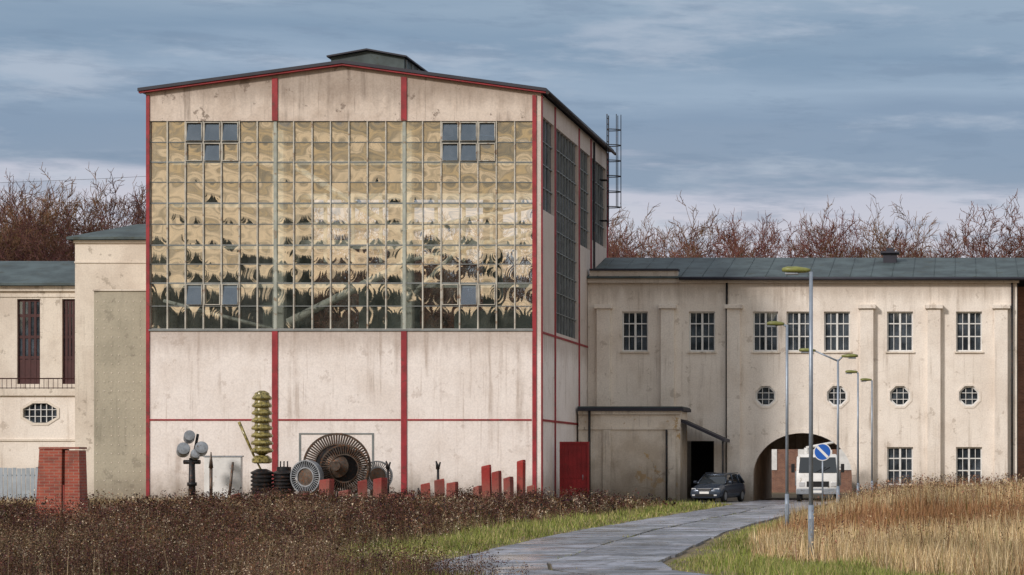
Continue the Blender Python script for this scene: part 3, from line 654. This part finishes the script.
cb=empty('courtyard_brick_building'); boxes('walls',[(-30,10,160,168,0,6)],M['brick2'],cb); boxes('roof',[(-30.3,10.3,159.6,168.4,6.01,6.3)],M['roof'],cb)
boxes('windows',[(-16+i*2.6,-14.8+i*2.6,159.95,159.99,1.5,3.6) for i in range(8)],M['frame'],cb)
# ---------------------------------------------------------------- left buildings
lb=empty('left_workshop_building')
YO=107.2; boxes('olive_block',[(PX(94,YO),X0-.02,YO,112.9,-.3,PZ(291,YO))],M['olive'],lb); boxes('olive_coping',[(PX(93,YO),X0-.02,YO-.06,112.9,PZ(291,YO)+.003,PZ(289.5,YO))],M['left'],lb)
L=[]
for i in range(7):
    for j in range(22):
        x=PX(97+i*7.3,YO); z=.7+j*.4; L.append((x-.02,x+.02,YO-.02,YO,z-.02,z+.02))
boxes('wall_anchors',L,M['left'],lb)
YT=113.0; boxes('tall_block',[(PX(75,YT),X0-.02,YT,125,-.3,PZ(240,YT))],M['left'],lb)
boxes('tall_block_bands',[(PX(75,YT)-.04,X0-.02,YT-.1,YT-.002,PZ(243,YT),PZ(240.5,YT)),(PX(75,YT)-.02,X0-.02,YT-.05,YT-.002,PZ(263,YT),PZ(261.5,YT))],M['left'],lb)
x0=PX(75,YT)-.3;x1=X0-.02;z=PZ(240,YT)
mo('tall_block_roof',[(x0,YT-.3,z+.003),(x1,YT-.3,z+.003),(x1,125,z+.003),(x0,125,z+.003),(x0,YT-.3,z+.12),(x1,YT-.3,z+.12),(x0+2.2,YT+3,z+1.05),(x1,YT+3,z+1.05),(x1,125,z+1.05),(x0+2.2,125,z+1.05),(x0,125,z+.12)],[(0,1,5,4),(4,5,7,6),(6,7,8,9),(4,6,9,10),(0,4,10,3)],M['roof'],lb)
YL=117.0; lx0,lx1=PX(-260,YL),PX(75,YT)-.02; lz=PZ(286,YL)
tw=[(17,40),(62,76)]+[(17-45*k,40-45*k) for k in range(1,6)]
holes=[rect(PX(a,YL),min(PX(b_,YL),lx1-.1),PZ(384,YL),PZ(299,YL)) for a,b_ in tw]
wall('upper_wall',rect(lx0,lx1,4.5,lz),holes,YL,.3,M['left'],lb)
L=[];G=[]
for a,b_ in tw:
    x0,x1=PX(a,YL),min(PX(b_,YL),lx1-.1); z0,z1=PZ(384,YL),PZ(299,YL)
    for i in range(5): x=x0+(x1-x0)*i/4; L.append((max(x0,x-.06),min(x1,x+.06),YL+.12,YL+.2,z0,z1))
    for z in (z0+.05,z0+1.3,z0+2.3,z1-.8,z1-.05): L.append((x0,x1,YL+.13,YL+.19,z-.07,z+.07))
    L.append((x0,x1,YL+.135,YL+.15,z0,z0+1.2))
    G.append((x0,x1,YL+.16,YL+.17,z0,z1))
boxes('tall_window_bars',L,M['brown'],lb); boxes('tall_window_glass',G,M['wglass'],lb)
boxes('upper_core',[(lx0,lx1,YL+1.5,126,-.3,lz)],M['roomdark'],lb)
boxes('wall_bands',[(lx0,lx1,YL-.15,YL-.001,lz-.25,lz-.003),(lx0,lx1,YL-.05,YL-.001,PZ(297,YL),PZ(294,YL))],M['left'],lb)
YRr=122.0; zr=PZ(261,YRr)
mo('upper_roof',[(lx0,YL-.4,lz),(lx1,YL-.4,lz),(lx1,YL-.4,lz+.12),(lx0,YL-.4,lz+.12),(lx1,YRr,zr),(lx0,YRr,zr),(lx1,127,lz),(lx0,127,lz)],[(0,1,2,3),(3,2,4,5),(5,4,6,7)],M['roof'],lb)
YQ=113.5; qx0,qx1=PX(-240,YQ),PX(93.5,YQ); qz=PZ(391,YQ)
qh=[octo(PX(40+k,YQ),PZ(413,YQ),.8,.46) for k in (0,-80,-160)]
wall('lower_wall',rect(qx0,qx1,-.3,qz),qh,YQ,.3,M['wing'],lb)
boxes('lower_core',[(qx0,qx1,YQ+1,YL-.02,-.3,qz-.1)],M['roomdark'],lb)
boxes('terrace_slab',[(qx0,qx1,YQ+.31,YL-.02,qz-.09,qz)],M['floor'],lb)
boxes('lower_bands',[(qx0,qx1+.05,YQ-.12,YQ-.001,qz-.22,qz+.1),(qx0,qx1+.05,YQ-.06,YQ-.001,PZ(441,YQ),PZ(439,YQ))],M['left'],lb)
for k in (0,-80,-160):
    cx,cz=PX(40+k,YQ),PZ(413,YQ)
    mo('oval_window_glass',[(p[0],YQ+.15,p[1]) for p in octo(cx,cz,.8,.46)],[tuple(range(8))],M['wglass'],lb)
    boxes('oval_window_bars',[(cx-.82+i*.27,cx-.785+i*.27,YQ+.08,YQ+.13,cz-.44,cz+.44) for i in range(1,6)]+[(cx-.78,cx+.78,YQ+.085,YQ+.125,cz-.175,cz-.145),(cx-.78,cx+.78,YQ+.085,YQ+.125,cz+.145,cz+.175)],M['frame'],lb)
    i8=octo(cx,cz,.8,.46);e8=octo(cx,cz,.92,.58)
    mo('oval_window_surround',[(p[0],YQ-.03,p[1]) for p in e8]+[(p[0],YQ-.03,p[1]) for p in i8]+[(p[0],YQ+.02,p[1]) for p in i8],[(i,(i+1)%8,8+(i+1)%8,8+i) for i in range(8)]+[(8+i,8+(i+1)%8,16+(i+1)%8,16+i) for i in range(8)],M['left'],lb)
rl=empty('terrace_railing'); L=[((qx0,YQ+.2,qz+.6),(PX(75,YQ),YQ+.2,qz+.6),.03,.03),((qx0,YQ+.2,qz+.15),(PX(75,YQ),YQ+.2,qz+.15),.02,.02)]
x=PX(-60,YQ)
while x<PX(75,YQ): L.append(((x,YQ+.2,qz),(x,YQ+.2,qz+.6),.014,.014)); x+=.22
tubes('rails',L,M['brown'],rl,5)
fn=empty('metal_fence'); L=[];x=PX(-60,106)
while x<PX(36,106): L.append((x,x+.17,106,106.02,.1,PZ(468,106)+random.uniform(-.02,.02))); x+=.2
boxes('slats',L,M['fence'],fn); boxes('rails',[(PX(-60,106),PX(37,106),106.025,106.07,z,z+.06) for z in (.4,1.3)]+[(PX(p_,106)-.04,PX(p_,106)+.04,106.07,106.15,0,1.7) for p_ in (-50,-8,36)],M['grey'],fn)
# ---------------------------------------------------------------- brick monument
bm_=empty('brick_monument'); YP=60.0; zt_=PZ(449,YP)
gb=lambda p_:PX(p_,YP); g0=float(gh(gb(60),YP))-.1
def taper(name,x0,x1,t0,t1,z0,z1,y0,y1,mat,par,iy=0): 
    v=[(x0,y0,z0),(x1,y0,z0),(x1,y1,z0),(x0,y1,z0),(t0,y0+iy,z1),(t1,y0+iy,z1),(t1,y1-iy,z1),(t0,y1-iy,z1)]
    return mo(name,v,BF,mat,par)
taper('left_leaf',gb(34),gb(61),gb(38.5),gb(61),g0,zt_,YP,YP+.6,M['brick'],bm_,.05)
taper('right_leaf',gb(64),gb(80),gb(64),gb(78),g0,zt_-.03,YP+.02,YP+.6,M['brick'],bm_,.05)
boxes('core',[(gb(60.5),gb(64.5),YP+.15,YP+.5,g0,zt_-.08)],M['brick'],bm_)
boxes('cap',[(gb(38.2),gb(78.5),YP+.03,YP+.58,zt_+.003,zt_+.05)],M['brick'],bm_); boxes('inset_strip',[(gb(61.5),gb(63.5),YP+.06,YP+.149,g0,PZ(485,YP))],M['post'],bm_)
# ---------------------------------------------------------------- sculptures
ic=empty('insulator_column_sculpture'); Y=102.5; cx=PX(262,Y)
z=PZ(453,Y); zt_=PZ(393,Y); n=8; st=(zt_-z)/n
pr=[(.12,z-.1)]
for i in range(n):
    a=z+i*st; R=.45-.008*i; pr+=[(.30,a),(R,a+st*.12),(R+.03,a+st*.3),(R-.02,a+st*.55),(.32,a+st*.7),(.30,a+st)]
pr+=[(.12,zt_+.1)]
lathe('insulator_discs',pr,M['insul'],ic,Matrix.Translation((cx,Y,0)),28)
lathe('base_cap',[(.3,z-.45),(.42,z-.4),(.42,z-.25),(.25,z-.1)],M['insul'],ic,Matrix.Translation((cx,Y,0)))
pr=[(.2,0)]
for i in range(9): pr+=[(.4,.02+i*.17),(.47,.06+i*.17),(.47,.12+i*.17),(.4,.16+i*.17)]
pr+=[(.2,1.62)]
lathe('ribbed_base',pr,M['dark'],ic,Matrix.Translation((cx,Y,0)))
tubes('side_rod',[((PX(239,Y),Y,PZ(422,Y)),(PX(254,Y),Y,PZ(456,Y)),.07,.05),((cx,Y,1.5),(PX(254,Y),Y,PZ(456,Y)),.04,.04)],M['insul'],ic)
rb2=empty('ribbed_coil_sculpture'); cx=PX(282,Y)
pr=[(.2,0)]
for i in range(10): pr+=[(.42,.02+i*.15),(.5,.05+i*.15),(.5,.1+i*.15),(.42,.14+i*.15)]
pr+=[(.3,1.55),(.3,1.7),(.1,1.72)]
lathe('coil',pr,M['dark'],rb2,Matrix.Translation((cx,Y+.3,0)))
tubes('pins',[((cx+.15*i,Y+.3,1.6),(cx+.15*i,Y+.3,1.95),.03,.03) for i in (-1,0,1)],M['dark'],rb2)
cs=empty('drum_cluster_sculpture'); Y=101.5; cx=PX(192,Y)
tubes('post',[((cx,Y,0),(cx,Y,PZ(458,Y)),.16,.12),((cx,Y,.2),(cx,Y,.4),.24,.24),((cx,Y,.9),(cx,Y,1.05),.2,.2)],M['dark'],cs,12)
for a,c,r in ((184,450,.27),(202,449,.27),(190,437,.23),(196,455,.2)):
    mt=Matrix.Translation((PX(a,Y),Y-.1,PZ(c,Y)))@Matrix.Rotation(math.radians(78),4,'X')@Matrix.Rotation(math.radians(20),4,'Y')
    lathe('drum',[(r*.3,-.33),(r*.35,-.38),(r*.92,-.36),(r,-.3),(r,-.04),(r*.85,-.02),(r*.85,.02),(r,.04),(r,.3),(r*.92,.36),(r*.4,.38)],M['grey'],cs,mt,20)
tubes('stubs',[((cx-.35,Y,PZ(462,Y)),(cx+.35,Y,PZ(462,Y)),.09,.09),((cx+.1,Y,2.3),(cx+.25,Y,PZ(434,Y)),.06,.06)],M['dark'],cs)
ib=empty('white_display_panel'); Y=103.5
boxes('panel',[(PX(204,Y),PX(241,Y),Y,Y+.25,.05,PZ(457,Y))],M['white'],ib,.02); boxes('panel_trim',[(PX(203,Y),PX(242,Y),Y-.03,Y+.28,PZ(457,Y)+.002,PZ(457,Y)+.06)],M['grey'],ib)
ln=empty('iron_lance_sculpture'); Y=101; tubes('rods',[((PX(211,Y),Y,0),(PX(211,Y),Y,PZ(468,Y)),.07,.07),((PX(211,Y),Y,PZ(468,Y)),(PX(211,Y),Y,PZ(452,Y)),.1,.02),((PX(228,Y),Y,0),(PX(233,Y),Y,PZ(462,Y)),.07,.05)],M['iron'],ln)
def wheel(par,cx,cy,cz,R,ri,nb,yaw,mat,rim=.05,wd=.22):
    mt=Matrix.Translation((cx,cy,cz))@Matrix.Rotation(yaw,4,'Z')@Matrix.Rotation(math.pi/2,4,'X')
    for (a_,b2,h) in ((R-rim,R,wd/2),(ri-.05,ri,wd/2)):
        v=[];f=[];sg=48
        for i in range(sg):
            t_=2*math.pi*i/sg
            for r,z in ((a_,-h),(b2,-h),(b2,h),(a_,h)): v.append(mt@Vector((r*math.cos(t_),r*math.sin(t_),z)))
        for i in range(sg):
            j=(i+1)%sg
            for q in range(4): f.append((i*4+q,j*4+q,j*4+(q+1)%4,i*4+(q+1)%4))
        mo('rim',v,f,mat,par)
    v=[];f=[]
    for i in range(nb):
        t_=2*math.pi*i/nb; n=len(v); wt=math.pi*ri/nb*1.15
        for r in (ri,R-rim):
            for s_,z in ((-wt*.5,-wd*.45),(wt*.2,-wd*.45),(wt*1.0,wd*.45),(wt*.3,wd*.45)): v.append(mt@Vector((r*math.cos(t_)-s_*math.sin(t_),r*math.sin(t_)+s_*math.cos(t_),z)))
        f+=[tuple(k_+n for k_ in q) for q in BF]
    mo('blades',v,f,mat,par)
    return mt
tb=empty('turbine_rotor_sculpture'); Y=103.0; cx,cz=PX(337,Y),PZ(466,Y)
mt=wheel(tb,cx,Y,cz,1.42,.95,72,math.radians(12),M['iron'],.09)
lathe('disc',[(.05,-.1),(.90,-.08),(.92,.0),(.90,.08),(.05,.1)],M['dark'],tb,mt,32)
lathe('hub',[(.05,-1.0),(.18,-1.0),(.2,-.5),(.34,-.48),(.34,-.2),(.5,-.16),(.5,.5),(.2,.6),(.2,1.6),(.05,1.6)],M['iron'],tb,mt,24)
mt2=wheel(tb,cx+.42,Y-.45,cz-.1,1.02,.62,52,math.radians(12),M['iron'],.07,.15)
boxes('cradle',[(cx-.5,cx-.25,Y-.3,Y+.3,0,cz-1.2),(cx+.25,cx+.5,Y-.3,Y+.3,0,cz-1.2)],M['iron'],tb)
t2=empty('turbine_disc_sculpture'); Y=101.8; cx,cz=PX(307,Y),PZ(477,Y); mt=wheel(t2,cx,Y,cz,.72,.42,40,-.3,M['grey'],.05,.3); lathe('disc',[(.05,-.12),(.4,-.1),(.4,.1),(.05,.12)],M['iron'],t2,mt)
boxes('foot',[(cx-.3,cx+.3,Y-.2,Y+.2,0,cz-.6)],M['iron'],t2)
t3=empty('turbine_disc_sculpture'); Y=103.6; cx,cz=PX(377,Y),PZ(476,Y); mt=wheel(t3,cx,Y,cz,.66,.4,40,.5,M['grey'],.05,.25); lathe('disc',[(.05,-.12),(.38,-.1),(.38,.1),(.05,.12)],M['iron'],t3,mt)
boxes('foot',[(cx-.25,cx+.25,Y-.2,Y+.2,0,cz-.55)],M['iron'],t3)
for px,yt,yb_ in ((438,461,482),(388,461,490),(420,488,500)):
    e=empty('iron_hook_sculpture'); Y=102; x=PX(px,Y)
    tubes('rod',[((x,Y,0),(x,Y,PZ(yt+8,Y)),.07,.05),((x,Y,PZ(yt+8,Y)),(x-.08,Y,PZ(yt,Y)),.09,.03),((x,Y,PZ(yt+8,Y)),(x+.1,Y,PZ(yt+1,Y)),.06,.03)],M['dark'],e)
for i,(px,yt,wd,Y) in enumerate([(326,481,13,99),(304,495,10,97),(345,492,12,98),(363,482,11,99),(380,480,12,99),(401,497,9,98),(426,485,11,100),(440,481,11,101),(452,484,11,100),(487,467,10,103),(497,473,9,103),(509,479,9,102),(521,462,8,104),(531,487,9,101),(478,488,8,100),(260,500,12,97),(236,503,10,97),(287,500,10,96),(392,499,9,96),(410,500,9,95)]):
    wd*=.85; x0,x1=PX(px-wd/2,Y),PX(px+wd/2,Y); x=(x0+x1)/2; e=empty('red_brick_post'); z=max(PZ(yt,Y),.55); hw=(x1-x0)/2; rz=random.uniform(-.4,.4)
    e.location=(x,Y,0); e.rotation_euler=(random.uniform(-.02,.02),random.uniform(-.03,.03),rz)
    boxes('shaft',[(-hw,hw,-hw,hw,-.1,z)],M['post'],e,.015)
    v=[(-hw,-hw,z+.002),(hw,-hw,z+.002),(hw,hw,z+.002),(-hw,hw,z+.002),(-hw*.9,-hw*.9,z+.03),(hw*.9,-hw*.9,z+.1),(hw*.9,hw*.9,z+.1),(-hw*.9,hw*.9,z+.03)]
    mo('sloped_head',v,BF,M['post'],e)
# ---------------------------------------------------------------- street lamps
def lamp(X,Y,H,arms,hl=.5):
    z0=float(gh(X,Y)); e=empty('street_lamp',(X,Y,0))
    tubes('pole',[((0,0,z0-.1),(0,0,1.0+z0),.055,.053),((0,0,1.0+z0),(0,0,H),.042,.034)],M['steel'],e,12)
    boxes('service_door',[(-.03,.03,-.062,-.05,z0+.45,z0+.75)],M['steel'],e)
    for (dx,dz,sgn) in arms:
        a=Vector((0,0,H-.05)); b2=Vector((dx,0,H+dz))
        tubes('arm',[(a,b2,.028,.026)],M['steel'],e,8)
        v=[];f=[]; secs=[(0,.035,.035),(.08,.07,.055),(.25,.12,.075),(.42,.12,.07),(.52,.06,.04)]
        for (l,wy,hz) in secs:
            for i in range(10):
                t_=2*math.pi*i/10; zc=hz*math.sin(t_); zc=zc if zc>0 else zc*.7
                v.append((b2.x+sgn*(l-.04)*hl/.5,wy*math.cos(t_),b2.z+zc+.02*l))
        for s_ in range(len(secs)-1):
            for i in range(10): j=(i+1)%10; f.append((s_*10+i,s_*10+j,s_*10+10+j,s_*10+10+i))
        f.append(tuple(range(10))); f.append(tuple(range(40,50)))
        mo('lamp_head',v,f,M['lampg'],e,True)
        boxes('lamp_lens',[(b2.x+sgn*.3-.12,b2.x+sgn*.3+.12,-.07,.07,b2.z-.075,b2.z-.04)],M['grey'],e,.01)
lamp(PX(811,44),44,5.28,[(-.05,.02,-1),],.5)
lamp(PX(787,60.8),60.8,5.3,[(-.1,.02,-1)],.42)
lamp(PX(838,75.9),75.9,5.1,[(-.75,.28,-1),(.15,.1,1)],.5)
lamp(PX(858,91.5),91.5,5.3,[(-.05,.02,-1)],.45)
lamp(PX(872,99.8),99.8,5.3,[(-.05,.02,-1)],.45)
ts=empty('no_stopping_sign'); Y=96.0; x=PX(822.5,Y); z=PZ(452,Y)
tubes('pole',[((x,Y+.05,0),(x,Y+.05,z+.33),.035,.035)],M['steel'],ts)
mt=Matrix.Translation((x,Y,z))@Matrix.Rotation(math.pi/2,4,'X')
lathe('disc_back',[(.02,-.02),(.35,-.02),(.35,.0),(.02,.0)],M['signw'],ts,mt,32); lathe('disc_blue',[(.02,.003),(.315,.003),(.315,.006),(.02,.006)],M['blue'],ts,mt,32)
v=[mt@Vector(q) for q in ((-.25,.18,.009),(-.18,.25,.009),(.25,-.18,.009),(.18,-.25,.009))]; mo('slash',v,[(0,1,2,3)],M['signw'],ts)
# ---------------------------------------------------------------- car
def loft(name,secs,mat,par,sub=1,close=True):
    v=[];f=[];k=len(secs[0])
    for s_ in secs: v+=s_
    for i in range(len(secs)-1):
        for j in range(k):
            q=(j+1)%k; f.append((i*k+j,i*k+q,(i+1)*k+q,(i+1)*k+j))
    f.append(tuple(range(k))); f.append(tuple(range((len(secs)-1)*k,len(secs)*k)))
    o=mo(name,v,f,mat,par,True)
    if sub: m_=o.modifiers.new('s','SUBSURF'); m_.levels=sub; m_.render_levels=sub
    return o
def wheelset(par,pos,r,wd):
    for (x,y) in pos:
        s_=1 if x>0 else -1
        mt=Matrix.Translation((x,y,r))@Matrix.Rotation(math.pi/2*s_,4,'Y')
        lathe('tyre',[(r*.6,-wd/2),(r*.94,-wd/2),(r,-wd*.3),(r,wd*.3),(r*.94,wd/2),(r*.62,wd/2)],M['blk'],par,mt,28)
        lathe('wheel_rim',[(.04,wd*.3),(r*.2,wd*.45),(r*.5,wd*.35),(r*.62,wd*.52)],M['grey'],par,mt,20)
car=empty('parked_car',(PX(716,114.5),115.6,.015),math.radians(-13)); car.scale=(.9,.92,.95)
def sec(y,wd,z0,z1,r=.8):
    return [(-wd*.88,y,z0),(-wd*.98,y,z0+.12),(-wd,y,z0+(z1-z0)*.55),(-wd*.95,y,z1-.06),(-wd*r,y,z1),(0,y,z1+.03),(wd*r,y,z1),(wd*.95,y,z1-.06),(wd,y,z0+(z1-z0)*.55),(wd*.98,y,z0+.12),(wd*.88,y,z0),(0,y,z0)]
loft('body',[sec(-2.22,.70,.28,.60),sec(-2.17,.80,.22,.68),sec(-2.0,.87,.20,.76),sec(-1.3,.89,.2,.90),sec(-1.0,.9,.2,.95),sec(0,.9,.2,.98),sec(1.3,.9,.2,1.0),sec(1.95,.88,.22,1.0),sec(2.18,.82,.26,.92),sec(2.25,.74,.32,.75)],M['car'],car,1)
def gs(y,wb,zb,wt,zt): return [(-wb,y,zb),(-wt,y,zt-.05),(-wt*.8,y,zt),(0,y,zt+.02),(wt*.8,y,zt),(wt,y,zt-.05),(wb,y,zb),(0,y,zb)]
loft('glasshouse',[gs(-1.15,.78,.93,.76,.96),gs(-.45,.79,.93,.64,1.36),gs(-.3,.79,.93,.63,1.42),gs(.6,.79,.95,.63,1.46),gs(1.5,.78,.95,.62,1.42),gs(2.05,.76,.96,.66,1.08)],M['carglass'],car,0)
loft('roof_panel',[gs(-.5,.60,1.355,.6,1.37),gs(-.32,.64,1.40,.62,1.445),gs(.6,.64,1.44,.62,1.49),gs(1.5,.63,1.40,.61,1.45),gs(1.62,.6,1.36,.58,1.38)],M['car'],car,1)
L=[]
for s_ in (-1,1):
    L+=[((s_*.78,-1.12,.95),(s_*.625,-.42,1.39),.03,.03),((s_*.795,.15,.95),(s_*.64,.2,1.43),.03,.03),((s_*.79,1.1,.95),(s_*.635,1.15,1.42),.03,.03),((s_*.77,2.0,.98),(s_*.62,1.55,1.4),.045,.045),((s_*.63,-.3,1.46),(s_*.62,1.4,1.48),.018,.018)]
tubes('pillars',L,M['car'],car,8)
for s_ in (-1,1):
    boxes('mirror',[(s_*.98-.09,s_*.98+.09,-.95,-.82,.95,1.08)],M['car'],car,.03)
    loft('headlight',[[(s_*.44,-2.155,.60),(s_*.76,-2.07,.60),(s_*.78,-2.0,.72),(s_*.5,-2.12,.70)],[(s_*.44,-2.215,.60),(s_*.74,-2.13,.60),(s_*.76,-2.06,.72),(s_*.5,-2.17,.70)]],M['lite'],car,0)
    boxes('fog_lamp',[(s_*.6-.08,s_*.6+.08,-2.235,-2.2,.33,.4)],M['lite'],car,.01)
boxes('grille',[(-.36,.36,-2.235,-2.19,.58,.68),(-.5,.5,-2.24,-2.2,.30,.42)],M['blk'],car,.01)
boxes('grille_trim',[(-.38,.38,-2.24,-2.2,.69,.705),(-.34,.34,-2.245,-2.236,.62,.632)],M['lite'],car)
boxes('number_plate',[(-.26,.26,-2.262,-2.242,.44,.55)],M['plate'],car)
wheelset(car,[(-.8,-1.4),(.8,-1.4),(-.8,1.35),(.8,1.35)],.32,.2)
# ---------------------------------------------------------------- truck in the archway
tk=empty('light_truck',(PX(816,115.5),117.2,.015),math.radians(3)); tk.scale=(1.06,1,1.05)
def cs2(y,wd,z0,z1,c=.08): return [(-wd,y,z0),(-wd,y,z1-c),(-wd+c,y,z1),(wd-c,y,z1),(wd,y,z1-c),(wd,y,z0)]
loft('cab',[cs2(-2.3,.93,.45,1.15),cs2(-2.25,.97,.42,1.3),cs2(-1.95,.95,.42,2.12,.14),cs2(-1.7,.95,.42,2.2,.14),cs2(-.7,.95,.42,2.2,.14),cs2(-.62,.95,.42,2.12,.14)],M['white'],tk,0)
mo('windscreen',[(-.86,-2.262,1.34),(.86,-2.262,1.34),(.80,-1.99,2.05),(-.80,-1.99,2.05)],[(0,1,2,3)],M['carglass'],tk)
for s_ in (-1,1):
    mo('side_window',[(s_*.965,-2.05,1.35),(s_*.965,-1.0,1.35),(s_*.965,-1.0,1.98),(s_*.965,-1.85,1.98)],[(0,1,2,3)],M['carglass'],tk)
    boxes('headlight',[(s_*.72-.13,s_*.72+.13,-2.33,-2.27,.72,.92)],M['lite'],tk,.02)
    boxes('mirror',[(s_*1.12-.08,s_*1.12+.08,-2.1,-2.04,1.35,1.75)],M['blk'],tk,.02)
    tubes('mirror_arm',[((s_*.95,-2.05,1.6),(s_*1.1,-2.07,1.6),.015,.015)],M['blk'],tk,6)
    tubes('wiper',[((s_*.1,-2.28,1.36),(s_*.1+.45,-2.2,1.6),.012,.012)],M['blk'],tk,5)
boxes('bumper',[(-.98,.98,-2.4,-2.28,.36,.62)],M['grey'],tk,.03); boxes('grille',[(-.5,.5,-2.33,-2.28,.7,.95)],M['blk'],tk,.01)
boxes('number_plate',[(-.26,.26,-2.42,-2.402,.43,.54)],M['plate'],tk)
boxes('load_bed',[(-1.05,1.05,-.55,2.6,.75,.9),(-1.05,-1.0,-.55,2.6,.9,1.4),(1.0,1.05,-.55,2.6,.9,1.4),(-1.0,1.0,2.55,2.6,.9,1.4)],M['grey'],tk,.01)
tubes('work_platform_boom',[((-.55,.4,.9),(-.55,.4,2.5),.1,.1),((.6,.3,.9),(.6,.3,2.4),.05,.05),((-.55,.4,2.5),(.7,.2,2.75),.07,.06)],M['white'],tk,10)
wheelset(tk,[(-.84,-1.65),(.84,-1.65),(-.84,1.5),(.84,1.5)],.36,.22)
pc=empty('overhead_cable'); L=[]
pts=[Vector((-120+i*6,150,18.9+((i-7)/7)**2*2.0+ (14-i)*.05)) for i in range(15)]
for a,b_ in zip(pts,pts[1:]): L.append((a,b_,.012,.012))
tubes('wire',L,M['dark'],pc,4)
